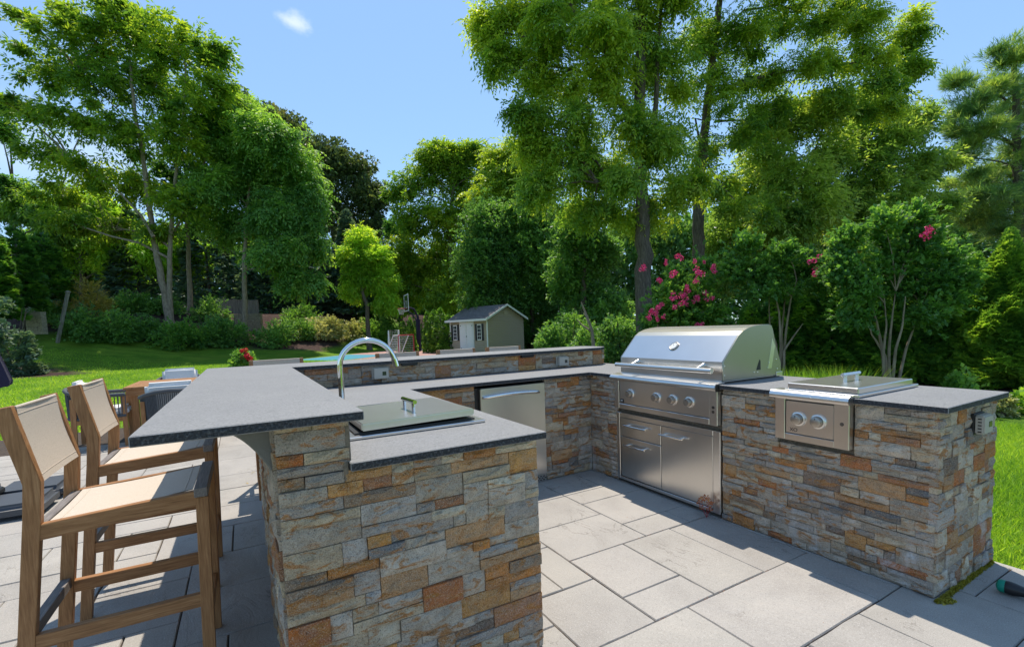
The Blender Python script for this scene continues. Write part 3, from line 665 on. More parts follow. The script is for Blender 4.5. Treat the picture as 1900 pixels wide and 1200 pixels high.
# ================================================================ bar stools
def make_stool():
    s = thing('bar_stool', (0, 0, 0), 'x', 'bar stool', 'teak bar stools with cream sling seats')
    hw = .2275; tk = .034
    for y in (-hw, hw-tk):
        p = [(-.605, 0), (-.560, 0), (-.476, .770), (-.466, .896), (-.520, 1.158), (-.566, 1.150), (-.512, .893), (-.522, .77)]
        b = MB(); b.prism(p, 1, y, y+tk, .002, grain=2); b.build('rear_leg', 'teak', s)
        b = MB(); b.prism([(-.062, 0), (-.020, 0), (.0, .752), (-.042, .752)], 1, y, y+tk, .002, grain=2); b.build('front_leg', 'teak', s)
        b = MB(); yy = y+.003
        b.prism([(-.500, .697), (-.010, .722), (-.010, .7795), (-.040, .7790), (-.478, .752)], 1, yy, yy+tk-.006, .002, grain=0); b.build('side_rail', 'teak', s)
        b = MB(); b.prism([(-.530, .325), (-.045, .325), (-.043, .375), (-.530, .375)], 1, yy, yy+tk-.006, .002, grain=0); b.build('side_stretcher', 'teak', s)
    b = MB(); b.box((-.046, -hw, .7535), (-.001, hw, .790), .003, grain=1); b.build('front_rail', 'teak_grey', s)
    b = MB(); b.box((-.500, -hw+tk, .712), (-.470, hw-tk, .750), .002, grain=1); b.build('rear_rail', 'teak_grey', s)
    b = MB(); b.box((-.560, -hw+tk, .352), (-.527, hw-tk, .392), .002, grain=1); b.build('rear_stretcher', 'teak_grey', s)
    b = MB(); b.box((-.052, -hw+tk, .225), (-.022, hw-tk, .270), .002, grain=1); b.build('foot_rail', 'teak', s)
    b = MB(); n = 8; w_ = hw-tk+.001; V_ = []
    for k in range(n+1):
        t = k/n; x = -.463+.412*t; z = .752+.030*t-.006*math.sin(math.pi*t)
        for y in np.linspace(-w_, w_, 5): V_.append((x, y, z-.004*(1-(y/w_)**2)))
    F_ = [(k*5+j, (k+1)*5+j, (k+1)*5+j+1, k*5+j+1) for k in range(n) for j in range(4)]
    b.add([(x, y, z) for x, y, z in V_], F_); b.add([(x, y, z-.003) for x, y, z in V_], [f[::-1] for f in F_])
    se = b.build('seat_sling', 'sling', s, smooth=60)
    b = MB()
    for x in (-.435, -.078):
        t = (x+.463)/.412; b.tube([(x, y, .752+.030*t-.006*math.sin(math.pi*t)-.004*(1-(y/w_)**2)+.0006) for y in np.linspace(-w_, w_, 9)], .0012, 5)
    b.build('hem', 'sling', se, kind='stuff')
    b = MB(); V_ = []
    for k in range(n+1):
        t = k/n; z = .892+.262*t; x = -.466-.050*t-.008*math.sin(math.pi*t)
        for y in np.linspace(-w_, w_, 5): V_.append((x-.004*(1-(y/w_)**2), y, z))
    b.add(V_, [f[::-1] for f in F_]); b.add([(x-.004, y, z) for x, y, z in V_], F_)
    bk = b.build('back_sling', 'sling', s, smooth=60)
    b = MB()
    for z in (.915, 1.128):
        t = (z-.892)/.262; b.tube([(-.466-.050*t-.008*math.sin(math.pi*t)-.004*(1-(y/w_)**2)+.0006, y, z) for y in np.linspace(-w_, w_, 9)], .0012, 5)
    b.tube([(-.520, -w_, 1.150), (-.520, w_, 1.150)], .0055, 8)
    b.build('hem', 'sling', bk, kind='stuff')
    return s
stool = make_stool()
BX = -.155
spots = [(BX, 2.375, 0, 'nearest teak bar stool, cut by the lower left edge of the photo'), (BX-.022, 3.225, 0, 'second teak bar stool, just beyond the nearest one at the wide bar'),
         (.26, 4.40, 1, 'bar stool behind the back bar beside the red flowers'), (1.40, 4.40, 1, 'bar stool behind the back bar just right of the tap'),
         (2.06, 4.40, 1, 'bar stool behind the back bar in front of the shed door'), (2.66, 4.40, 1, 'bar stool at the right end behind the back bar')]
for i, (x, y, back, lb) in enumerate(spots):
    o = stool if i == 0 else copy_tree(stool)
    o.location = (x, y, 0); o['label'] = lb
    if back: o.rotation_euler = (0, 0, R(-90)); o.location = (x, 4.41, -.012)
# ================================================================ dining set
def slat_table():
    t = thing('dining_table', (-.4, 8.55, 0), 'long slatted teak dining table between grey rope armchairs', 'table')
    x0, x1, y0, y1, z = -1.42, .75, 7.95, 9.1, .75
    for k in range(9):
        ya = y0+(y1-y0)*k/9
        b = MB(); b.box((x0+.09, ya+.004, z-.028), (x1-.09, ya+(y1-y0)/9-.004, z), .003, grain=0); b.build('slat', 'teak', t)
    for x in (x0, x1-.088): b = MB(); b.box((x, y0, z-.03), (x+.088, y1, z+.001), .004, grain=1); b.build('end_board', 'teak', t)
    b = MB(); b.box((x0+.03, y0+.03, z-.12), (x1-.03, y0+.06, z-.031), grain=0); b.box((x0+.03, y1-.06, z-.12), (x1-.03, y1-.03, z-.031), grain=0); b.box((x0+.03, y0+.061, z-.12), (x0+.06, y1-.061, z-.031), grain=1); b.box((x1-.06, y0+.061, z-.12), (x1-.03, y1-.061, z-.031), grain=1); b.build('apron', 'teak', t)
    for x in (x0+.061, x1-.141):
        for y in (y0+.061, y1-.141): b = MB(); b.box((x, y, 0), (x+.08, y+.08, z-.031), .004, grain=2); b.build('leg', 'teak', t)
slat_table()
def make_armchair():
    c_ = thing('rope_armchair', (0, 0, 0), 'x', 'armchair', 'grey rope armchairs round the dining table')
    hw = .30
    for y in (-hw, hw-.045):
        b = MB(); b.prism([(.215, 0), (.265, 0), (.262, .66), (.205, .66)], 1, y, y+.045, .003, grain=2); b.build('front_leg', 'teak', c_)
        b = MB(); b.prism([(-.30, 0), (-.25, 0), (-.225, .66), (-.285, .66)], 1, y, y+.045, .003, grain=2); b.build('rear_leg', 'teak', c_)
        b = MB(); b.box((-.27, y+.006, .33), (.24, y+.038, .385), .003, grain=0); b.build('side_rail', 'teak', c_)
    path = [(.26, -hw-.004, .675), (.0, -hw-.012, .68), (-.20, -hw-.005, .70), (-.31, -hw+.07, .735), (-.345, -hw+.16, .76), (-.355, 0, .77), (-.345, hw-.16, .76), (-.31, hw-.07, .735), (-.20, hw+.005, .70), (.0, hw+.012, .68), (.26, hw+.004, .675)]
    b = MB(); b.tube(path, .024, 10); b.build('arm_band', 'rope', c_, smooth=60)
    b = MB(); b.tube([(x*.97, y*.97, .40) for x, y, z in path], .018, 8); b.build('lower_band', 'rope', c_, smooth=60)
    b = MB(); P_ = [Vector(p) for p in path]
    for k in range(len(P_)-1):
        for j in range(7):
            q = P_[k].lerp(P_[k+1], j/7); b.tube([q, (q.x*.97, q.y*.97, .40)], .006, 5, cap=False)
    b.build('rope_strands', 'rope', c_, smooth=60)
    b = MB(); b.box((-.27, -.26, .39), (.27, .26, .50), .035, seg=3); b.build('seat_cushion', 'cushion', c_, smooth=60)
    tl = Matrix.Translation((-.19, 0, .5)) @ Matrix.Rotation(R(-7), 4, 'Y')
    b = MB(); b.box((-.07, -.25, 0), (.06, .25, .37), .045, xf=tl, seg=3); b.build('back_cushion', 'cushion', c_, smooth=60)
    return c_
ac = make_armchair()
for i, (x, y, rz, lb) in enumerate([(-1.66, 8.12, 4, 'rope armchair at the near left end of the teak table'), (-.78, 7.12, 90, 'rope armchair with its back to the camera, in front of the table'),
                                    (-.98, 9.72, -90, 'rope armchair on the lawn side of the table')]):
    o = ac if i == 0 else copy_tree(ac)
    o.location = (x, y, 0); o.rotation_euler = (0, 0, R(rz)); o['label'] = lb
# ================================================================ umbrella
um = thing('patio_umbrella', (-1.95, 5.50, 0), 'closed navy patio umbrella on a moulded grey base at the left edge', 'umbrella')
b = MB(); b.tube([(-1.95, 5.50, .1), (-1.95, 5.50, 2.7)], .024, 14); b.build('pole', 'black', um)
b = MB(); V_ = []; n = 32; zs = [1.03, 1.06, 1.3, 1.7, 2.1, 2.5, 2.68]; rr = [.225, .23, .17, .13, .10, .07, .03]
for z, r_ in zip(zs, rr):
    for j in range(n):
        a = 2*math.pi*j/n; q = r_*(1+.14*math.cos(8*a+z)); V_.append((-1.95+q*math.cos(a), 5.50+q*math.sin(a), z+.02*math.cos(8*a)))
b.add(V_, [(i*n+j, i*n+(j+1) % n, (i+1)*n+(j+1) % n, (i+1)*n+j) for i in range(len(zs)-1) for j in range(n)]+[tuple(range(n))[::-1]]); b.build('canopy', 'navy', um, smooth=60)
for sx, sy in ((0, 0), (0, 1), (1, 0), (1, 1)):
    x = -2.41+sx*.475; y = 5.05+sy*.475
    bm = MB(); bm.box((x, y, .0), (x+.465, y+.465, .125), .04, seg=3); bm.build('base_segment', 'base_grey', um, smooth=50)
b = MB(); b.box((-2.06, 5.40, .12), (-1.84, 5.60, .17), .012); b.lathe([(.05, .16), (.045, .40), (.03, .41)], (-1.95, 5.50, 0), n=18); b.build('socket', 'black', um)
# ================================================================ hose nozzle on the paving
tn = thing('hose_nozzle', (3.14, .74, 0), 'black garden hose nozzle with teal rubber tip lying at the lower right corner', 'hose nozzle')
d = Vector((.10, -.99, 0)).normalized(); p0 = Vector((3.115, .815, .034))
b = MB(); b.lathe([(.0, -.004), (.016, 0), (.026, .006), (.030, .016), (.030, .030)], p0, d, 24); b.build('tip', 'teal', tn)
b = MB(); b.lathe([(.029, .030), (.031, .040), (.030, .060), (.022, .095), (.017, .12), (.016, .20), (.019, .23), (.019, .26)], p0, d, 24); b.build('barrel', 'black', tn)
b = MB(); b.tube([p0+d*.13, p0+d*.16+Vector((.05, 0, -.012)), p0+d*.20+Vector((.12, 0, -.02))], [.014, .015, .013], 12); b.build('grip', 'black', tn)

# ================================================================ planter with red geranium
def blossom(c, r, n, b):
    for _ in range(n):
        d = Vector((random.gauss(0, 1), random.gauss(0, 1), random.gauss(0, 1))).normalized(); q = Vector(c)+d*r*random.uniform(.6, 1)
        x = d.orthogonal().normalized(); y = d.cross(x); s = r*.32; ph = random.random()*3
        x, y = x*math.cos(ph)+y*math.sin(ph), y*math.cos(ph)-x*math.sin(ph)
        b.add([q-x*s-d*s*.3, q-y*s*.8+d*s*.2, q+x*s-d*s*.3, q+y*s*.8+d*s*.2], [(0, 1, 2, 3)])
# ================================================================ shed
p0_ = wxy(-1.31, 27.0); shx = wxy(-3.75, 29.6)-p0_; SL = shx.length; shx.normalize(); shy = Vector((-shx.y, shx.x, 0))
if shy.dot(CAMH) < 0: shy = -shy
shed = thing('garden_shed', (p0_.x, p0_.y, -.05), 'small tan garden shed with white double doors and black shuttered windows', 'shed')
SX = Matrix(((-shx.x, shy.x, 0, p0_.x+shx.x*SL), (-shx.y, shy.y, 0, p0_.y+shx.y*SL), (0, 0, 1, -.05), (0, 0, 0, 1)))   # u runs left to right along the front
def sb_(b, a, c_, bev=0, mi=0): b.box(a, c_, bev, mi, xf=SX); return b
HE, HR, SD = 1.98, 2.74, 2.85
b = MB(); sb_(b, (.02, .02, 0), (SL-.02, SD-.02, HE)); b.build('wall', 'siding', shed, smooth=0)
b = MB(); bm_ = MB(); bm_.prism([(.02, HE), (SD-.02, HE), (SD/2, HR-.04)], 0, .02, SL-.02); b.v = [(SX @ Vector(v))[:] for v in bm_.v]; b.f = bm_.f; b.mi = bm_.mi; b.g = bm_.g; b.build('gable', 'siding', shed, smooth=0)
dx0, dx1 = .30*SL, .635*SL
for k in range(18):    # lap siding, front
    z = .06+k*.112
    for a_, c_ in ((.0, dx0-.03), (dx1+.03, SL)):
        b = MB(); q = [(a_, -.022, z+.008), (c_, -.022, z+.008), (c_, .014, z+.112), (a_, .014, z+.112), (a_, .02, z), (c_, .02, z)]
        b.add([(SX @ Vector(v))[:] for v in q], [(0, 1, 2, 3), (0, 4, 5, 1), (0, 3, 4), (1, 5, 2)]); b.build('siding_plank', 'siding', shed, smooth=0)
for k in range(25):
    z = .06+k*.112; t = 0 if z+.05 < HE else (z+.05-HE)/(HR-HE)*SD/2
    if SD-2*t < .25: break
    b = MB(); q = [(SL+.022, t, z+.008), (SL+.022, SD-t, z+.008), (SL-.014, SD-t, z+.112), (SL-.014, t, z+.112), (SL-.02, t, z), (SL-.02, SD-t, z)]
    b.add([(SX @ Vector(v))[:] for v in q], [(0, 1, 2, 3), (0, 4, 5, 1), (0, 3, 4), (1, 5, 2)]); b.build('siding_plank', 'siding', shed, smooth=0)
for sgn in (0, 1):
    b = MB(); y0 = -.22 if not sgn else SD+.22; z0 = HE-.06; y1 = SD/2; z1 = HR+.02
    q = [(-.18, y0, z0), (SL+.18, y0, z0), (SL+.18, y1, z1), (-.18, y1, z1)]; q += [(x, y, z+.05) for x, y, z in q]
    b.add([(SX @ Vector(v))[:] for v in q], [(0, 1, 2, 3), (7, 6, 5, 4), (0, 4, 5, 1), (1, 5, 6, 2), (2, 6, 7, 3), (3, 7, 4, 0)]); rf = b.build('roof', 'shingle', shed, smooth=0)
    b = MB()
    for k in range(10):
        t = k/10; ya, yb = y0+(y1-y0)*t, y0+(y1-y0)*(t+.11); za, zb = z0+(z1-z0)*t+.062, z0+(z1-z0)*(t+.11)+.052
        u_ = -.18
        while u_ < SL+.17:
            w_ = random.uniform(.22, .34); w_ = min(w_, SL+.18-u_); j = random.uniform(0, .006)
            b.add([(SX @ Vector(v))[:] for v in ((u_+.004, ya, za+j), (u_+w_-.004, ya, za+j), (u_+w_-.004, yb, zb), (u_+.004, yb, zb), (u_+.004, ya, za-.012), (u_+w_-.004, ya, za-.012))], [(0, 1, 2, 3), (0, 4, 5, 1)]); u_ += w_
    b.build('shingles', 'shingle', rf, smooth=0, kind='stuff')
b = MB(); sb_(b, (-.2, -.26, HE-.10), (SL+.2, -.225, HE+.02)); b.build('fascia', 'white', shed, smooth=0)
for y0, y1 in ((-.24, SD/2), (SD+.24, SD/2)):
    b = MB(); q = [(SL+.185, y0, HE-.10), (SL+.185, y1, HR-.02), (SL+.185, y1, HR+.09), (SL+.185, y0, HE+.02)]; q += [(x-.03, y, z) for x, y, z in q]
    b.add([(SX @ Vector(v))[:] for v in q], [(0, 1, 2, 3), (7, 6, 5, 4), (0, 4, 5, 1), (2, 6, 7, 3), (1, 5, 6, 2), (0, 3, 7, 4)]); b.build('gable_trim', 'white', shed, smooth=0)
for x in (.0, SL-.07): b = MB(); sb_(b, (x-.005, -.022, 0), (x+.08, .01, HE-.1)); b.build('corner_board', 'white', shed, smooth=0)
b = MB(); sb_(b, (SL+.007, SD/2-.14, HE+.20), (SL+.025, SD/2+.14, HE+.45)); b.build('gable_vent', 'siding', shed, smooth=0)
for k in range(2):
    xa = dx0+(dx1-dx0)*k/2; xb_ = xa+(dx1-dx0)/2
    b = MB(); sb_(b, (xa+.008, -.045, .08), (xb_-.008, -.01, 1.86), .004); dd = b.build('door', 'white', shed, smooth=0)
    b = MB()
    for za, zb in ((.14, .60), (1.0, 1.75)): sb_(b, (xa+.09, -.055, za), (xb_-.09, -.0455, zb), .004)
    b.build('door_panels', 'white', dd, smooth=0, kind='stuff')
    b = MB(); xh = xa+.02 if k == 0 else xb_-.02
    for z in (.28, 1.62): sb_(b, (min(xh, xh+(.2 if k == 0 else -.2)), -.0535, z), (max(xh, xh+(.2 if k == 0 else -.2)), -.0455, z+.05))
    b.build('hinge', 'black', dd, smooth=0)
b = MB(); sb_(b, ((dx0+dx1)/2-.03, -.065, .98), ((dx0+dx1)/2+.03, -.046, 1.04)); b.build('latch', 'black', shed, smooth=0)
b = MB(); sb_(b, (dx0-.08, -.03, 1.87), (dx1+.08, -.007, 1.95)); sb_(b, (dx0-.08, -.03, .05), (dx0-.002, -.007, 1.869)); sb_(b, (dx1+.002, -.03, .05), (dx1+.08, -.007, 1.869)); b.build('door_trim', 'white', shed, smooth=0)
for cx_ in (.15*SL, .80*SL):
    w2 = .19
    b = MB(); sb_(b, (cx_-w2, -.035, .78), (cx_+w2, -.012, 1.70)); wn = b.build('window', 'white', shed, smooth=0)
    for i in range(2):
        for j in range(4): b = MB(); sb_(b, (cx_-w2+.035+i*.16, -.038, .83+j*.21), (cx_-w2+.035+i*.16+.145, -.036, .83+j*.21+.185)); b.build('pane', 'glass', wn, smooth=0)
    for sx in (-1, 1): b = MB(); sb_(b, (cx_+sx*(w2+.11)-.08, -.04, .76), (cx_+sx*(w2+.11)+.08, -.012, 1.72), .006); b.build('shutter', 'shutter', shed, smooth=0)

# ================================================================ sports court, hoop, goals
def flat(name, pts, z, mt, label=None, parent=None):
    b = MB(); n = len(pts); b.add([(p[0], p[1], z) for p in pts], [tuple(range(n))]); me_o = b.build(name, mt, parent, smooth=0)
    if me_o.data.polygons[0].normal.z < 0: me_o.data.flip_normals()
    return tag(me_o, label, kind='structure') if parent is None else me_o
def lp(l, d): v = wxy(l, d); return (v.x, v.y)
court = flat('sports_court', [lp(-12.6, 27.5), lp(-5.2, 22.6), lp(-1.5, 33), lp(-8.8, 40)], -.040, 'court_pink', 'pink sports court with teal key')
flat('court_key', [lp(-12.5, 27.5), lp(-9.0, 25.2), lp(-7.6, 29.6), lp(-10.9, 32.2)], -.035, 'court_teal', parent=court)
flat('court_border', [lp(-12.9, 27.2), lp(-5.3, 22.1), lp(-5.2, 22.6), lp(-12.6, 27.5)], -.035, 'turf', parent=court)
l_, d_ = (779-950)/F*34, 34
hp_ = wxy(l_, d_); hoop = thing('basketball_hoop', (hp_.x, hp_.y, -.05), 'dark basketball hoop with glass backboard and red rim beside the court', 'basketball hoop')
hx = -CAMR*.93 - CAMH*.36; hx.normalize(); hy = Vector((-hx.y, hx.x, 0))
b = MB(); b.tube([hp_+Vector((0, 0, -.05)), hp_+Vector((0, 0, 2.2))], .15, 12); b.tube([hp_+Vector((0, 0, 2.2)), hp_+Vector((0, 0, 2.45))], .09, 10); b.build('pole', 'navy', hoop)
bc_ = hp_+hx*.75+Vector((0, 0, 3.35))
b = MB(); b.tube([hp_+Vector((0, 0, 2.4)), hp_+hx*.25+Vector((0, 0, 2.95)), bc_-Vector((0, 0, .25))], .07, 8); b.tube([hp_+Vector((0, 0, 2.0)), hp_+hx*.4+Vector((0, 0, 2.6)), bc_-Vector((0, 0, .5))], .05, 8); b.build('arm', 'navy', hoop)
HX = Matrix(((hx.x, hy.x, 0, bc_.x), (hx.y, hy.y, 0, bc_.y), (0, 0, 1, bc_.z), (0, 0, 0, 1)))
b = MB(); b.box((.0, -.85, -.5), (.015, .85, .55), xf=HX); bb = b.build('backboard', 'glass', hoop, smooth=0)
b = MB()
for a_, c_ in (((-.01, -.9, -.56), (.03, .9, -.5)), ((-.01, -.9, .55), (.03, .9, .61)), ((-.01, -.9, -.5), (.03, -.85, .55)), ((-.01, .85, -.5), (.03, .9, .55)), ((.016, -.3, -.32), (.02, .3, -.28)), ((.016, -.3, .12), (.02, .3, .16)), ((.016, -.3, -.28), (.02, -.26, .12)), ((.016, .26, -.28), (.02, .3, .12))): b.box(a_, c_, xf=HX)
b.build('backboard_frame', 'white', bb, smooth=0)
rc = HX @ Vector((.38, 0, -.36)); ring = [rc+Vector((.24*math.cos(a), .24*math.sin(a), 0)) for a in np.linspace(0, 2*math.pi, 19)]
b = MB(); b.tube(ring, .022, 6); b.tube([HX @ Vector((.02, 0, -.36)), HX @ Vector((.15, 0, -.36))], .03, 6); b.build('rim', 'redpaint', hoop)
b = MB()
for k in range(12):
    a = 2*math.pi*k/12
    for s_ in (-1, 1): b.tube([rc+Vector((.24*math.cos(a), .24*math.sin(a), 0)), rc+Vector((.17*math.cos(a+s_*.35), .17*math.sin(a+s_*.35), -.22)), rc+Vector((.13*math.cos(a), .13*math.sin(a), -.42))], .009, 3, cap=False)
b.build('net', 'net', hoop)
def goal(pxl, pxr, D, w, h, dep, label, mt, ang):
    o_ = wxy((pxl-950)/F*D, D); ax = (CAMR*math.cos(ang)+CAMH*math.sin(ang)); ay = Vector((-ax.y, ax.x, 0))
    if ay.dot(CAMH) < 0: ay = -ay
    g = thing('soccer_goal', (o_.x, o_.y, -.05), label, 'goal', 'small soccer goals on the court')
    T = lambda u, v, z: o_+ax*u+ay*v+Vector((0, 0, z-.05))
    b = MB(); r_ = .035
    b.tube([T(0, 0, 0), T(0, 0, h), T(w, 0, h), T(w, 0, 0)], r_, 8); b.build('goal_frame', mt, g)
    b = MB(); b.tube([T(0, 0, h), T(0, dep*.35, h), T(0, dep, 0)], r_*.8, 6); b.tube([T(w, 0, h), T(w, dep*.35, h), T(w, dep, 0), T(0, dep, 0)], r_*.8, 6); b.tube([T(0, 0, .03), T(0, dep, .03)], r_*.7, 6); b.tube([T(w, 0, .03), T(w, dep, .03)], r_*.7, 6); b.build('back_frame', 'white', g)
    b = MB()
    for k in range(int(w/.14)+1):
        u_ = min(w, k*.14); b.tube([T(u_, dep*.35, h), T(u_, dep, 0)], .006, 3, cap=False)
    for k in range(int(h/.14)+1):
        t = k*.14/h; b.tube([T(0, dep*(1-.65*t), h*t), T(w, dep*(1-.65*t), h*t)], .006, 3, cap=False)
        for u_ in (0, w): b.tube([T(u_, 0, h*t), T(u_, dep*(1-.65*t), h*t)], .006, 3, cap=False)
    b.build('net', 'net', g)
goal(724, 741, 30, .62, 1.52, .9, 'taller white soccer goal left of the red one', 'white', .35)
goal(741, 752, 28, 1.5, 1.22, 1.0, 'red framed soccer goal with slanting white net', 'redpaint', 1.15)

# ================================================================ fences, posts, walls at the back
def G(px, D, dz=0): x, y = gxy(px, D); return Vector((x, y, gz(x, y)+dz))
def plankfence(a, b_, zt0, zt1, n, label, mt, name='board_fence', group=None, pw=.92):
    f = thing(name, ((a+b_)/2)[:], label, 'fence', group); d = (b_-a); L_ = d.length
    d2 = Vector((d.x, d.y, 0)).normalized(); nn = Vector((-d2.y, d2.x, 0))
    for k in range(n):
        t = (k+.5)/n; q = a.lerp(b_, t); h = zt0+(zt1-zt0)*t+random.uniform(-.03, .03); w2 = Vector((d.x, d.y, 0)).length/n*pw/2
        z0_, z1_ = q.z-.3, h
        cs = [q+d2*(-w2)-nn*.01, q+d2*w2-nn*.01, q+d2*w2+nn*.01, q-d2*w2+nn*.01]
        bb_ = MB(); bb_.add([(c_.x, c_.y, z0_) for c_ in cs]+[(c_.x, c_.y, z1_) for c_ in cs], [(0, 1, 5, 4), (1, 2, 6, 5), (2, 3, 7, 6), (3, 0, 4, 7), (4, 5, 6, 7)]); bb_.build('plank', mt, f, smooth=0)
    bb_ = MB()
    for zz in (.35, .75): 
        for s_ in (0, 1):
            pass
        A_ = a+nn*.03; B_ = b_+nn*.03
        bb_.tube([(A_.x, A_.y, a.z+(zt0-a.z)*zz), (B_.x, B_.y, b_.z+(zt1-b_.z)*zz)], .04, 4)
    bb_.build('rail', mt, f, smooth=0); return f
a = G(404, 41); c_ = G(484, 40); plankfence(Vector((a.x, a.y, 2.6)), Vector((c_.x, c_.y, 2.6)), 4.75, 4.4, 15, 'weathered board fence behind the slim tree trunk', 'fencewood')
a = G(20, 29); c_ = G(100, 33); plankfence(Vector((a.x, a.y, 2.0)), Vector((c_.x, c_.y, 2.6)), 4.95, 4.75, 12, 'pale fence under the dark evergreens at far left', 'whitefence', pw=.99)
q0 = G(105, 26); q1 = at(126, 543, 26.2)
lp_ = thing('leaning_post', q0[:], 'leaning grey wooden post at the top of the left lawn', 'post')
b = MB(); b.tube([q0-Vector((0, 0, .2)), q1], .09, 4); b.build('shaft', 'fencewood', lp_, smooth=0)
b = MB(); b.lathe([(.12, 0), (.12, .06), (.02, .12)], q1, n=4); b.build('cap', 'fencewood', lp_, smooth=0)
def blockwall(pxa, pxb, D, zlo, zhi, rows, label):
    a = Vector((*gxy(pxa, D), 0)); b_ = Vector((*gxy(pxb, D), 0)); w_ = thing('retaining_wall', (a.x, a.y, zlo), label, 'retaining wall'); d = b_-a; L_ = d.length; d.normalize(); n_ = Vector((d.y, -d.x, 0))
    if n_.dot(CAMH) > 0: n_ = -n_
    rh = (zhi-zlo)/rows
    for i in range(rows):
        s = -(i % 2)*.15
        while s < L_:
            e = min(s+.38, L_); s0 = max(s, 0)
            if e-s0 > .05:
                o2 = a+n_*random.uniform(0, .02)
                bb_ = MB(); p = [o2+d*(s0+.008), o2+d*(e-.008)]; z0_ = zlo+i*rh+.006; z1_ = zlo+(i+1)*rh-.006
                cs = [p[0], p[1], p[1]-n_*.3, p[0]-n_*.3]
                bb_.add([(c.x, c.y, z0_) for c in cs]+[(c.x, c.y, z1_) for c in cs], [(0, 1, 5, 4), (1, 2, 6, 5), (2, 3, 7, 6), (3, 0, 4, 7), (4, 5, 6, 7)]); bb_.build('block', 'retain', w_, smooth=0)
            s += .38
blockwall(436, 486, 35.5, 1.6, 3.1, 7, 'tan block retaining wall below the board fence')
blockwall(52, 82, 25.5, 1.9, 3.1, 6, 'tan block wall end below the pale fence at far left')

# ================================================================ VEGETATION
def rotfrom(dirs, roll):
    """per-spray frames: x along dirs"""
    x = dirs/np.linalg.norm(dirs, axis=1, keepdims=True)
    ref = np.tile(np.array([[0, 0, 1.]]), (len(x), 1)); ref[np.abs(x[:, 2]) > .93] = (1, 0, 0)
    y = np.cross(ref, x); y /= np.linalg.norm(y, axis=1, keepdims=True); z = np.cross(x, y)
    c, s = np.cos(roll)[:, None], np.sin(roll)[:, None]
    return x, y*c+z*s, z*c-y*s
def leafquad(p, d, n, l, w):
    """rhombus leaf folded a little along the midrib: 4 verts"""
    d = np.array(d, float); d /= np.linalg.norm(d); n = np.array(n, float); s = np.cross(n, d); s /= np.linalg.norm(s); n = np.cross(d, s)
    p = np.array(p, float)
    return [p, p+d*l*.45+s*w/2+n*w*.12, p+d*l, p+d*l*.45-s*w/2+n*w*.12]
def T_pinnate(n=6, l=.30, w=.11, droop=.25):
    q = []
    for k in range(n):
        t = .12+.8*k/n; px, pz = t, -droop*t*t
        for s in (-1, 1):
            q += leafquad((px, 0, pz), (.55, s*.85, -.12-droop*t*.5), (0, 0, 1), l*(1-.25*abs(t-.5)), w)
    q += leafquad((.92, 0, -droop*.85), (1, 0, -droop*1.4), (0, 0, 1), l, w)
    return np.array(q)
def T_simple(n=7, l=.34, w=.22, seed=1, spread=1.0):
    r = np.random.default_rng(seed); q = []
    for k in range(n):
        t = r.random(); a = r.random()*6.28
        p = (t*.8, .25*spread*math.cos(a)*r.random(), .25*spread*math.sin(a)*r.random())
        d = r.normal(0, 1, 3); d[0] += .5; q += leafquad(p, d, r.normal(0, .6, 3)+np.array([0, 0, 1.2]), l*r.uniform(.7, 1.2), w)
    return np.array(q)
def T_needle(n=11, l=1.0, w=.035, seed=2):
    r = np.random.default_rng(seed); q = []
    for k in range(n):
        d = r.normal(0, .55, 3); d[0] = 1; q += leafquad((r.random()*.25, 0, 0), d, r.normal(0, 1, 3), l*r.uniform(.6, 1), w)
    return np.array(q)
def T_fan(n=7, l=.6, w=.19, seed=3):
    q = []
    for k in range(n):
        a = (k/(n-1)-.5)*1.9; q += leafquad((.15*abs(a), 0, 0), (math.cos(a), math.sin(a), .1*math.cos(a*3)), (0, 0, 1), l*(1-.3*abs(a)), w)
    return np.array(q)
def T_star(n=9, l=.62, w=.2, seed=11, droop=.55):
    r = np.random.default_rng(seed); q = []
    for k in range(n):
        a = 6.283*k/n+r.normal(0, .25); e = r.uniform(-.5, .9)
        d = np.array([math.cos(e)*math.cos(a)*.8+.35, math.sin(a)*math.cos(e), math.sin(e)-droop*.5]); p = d*r.uniform(.02, .3)
        q += leafquad(p, d-np.array([0, 0, droop*.4]), (r.normal(0, .35), r.normal(0, .35), 1), l*r.uniform(.65, 1.15), w)
    return np.array(q)
def T_rosette(seed=12, nl=4, pairs=4):
    r = np.random.default_rng(seed); q = []
    for k in range(nl):
        a = 6.283*k/nl+r.normal(0, .35); dx, dy = math.cos(a), math.sin(a); L0 = r.uniform(.7, 1.05)
        for j in range(pairs+1):
            t = .2+.75*j/pairs; p = (dx*t*L0, dy*t*L0, .18*t-.75*t*t*L0)
            if j == pairs: q += leafquad(p, (dx, dy, -1.0), (0, 0, 1), .34, .13); continue
            for s in (-1, 1): q += leafquad(p, (dx*.55-dy*s*.85, dy*.55+dx*s*.85, -.35-.5*t), (r.normal(0, .2), r.normal(0, .2), 1), .32, .12)
    return np.array(q)
TP = {'star': T_star(), 'rosette': T_rosette(), 'pinnate': T_pinnate(), 'pinnate_s': T_pinnate(4, .34, .13), 'simple': T_simple(), 'dense': T_simple(9, .42, .30, 5, 1.5), 'needle': T_needle(), 'fan': T_fan(), 'sparse': T_simple(6, .2, .13, 7, 1.6), 'fine': T_simple(10, .26, .16, 9, 1.7)}
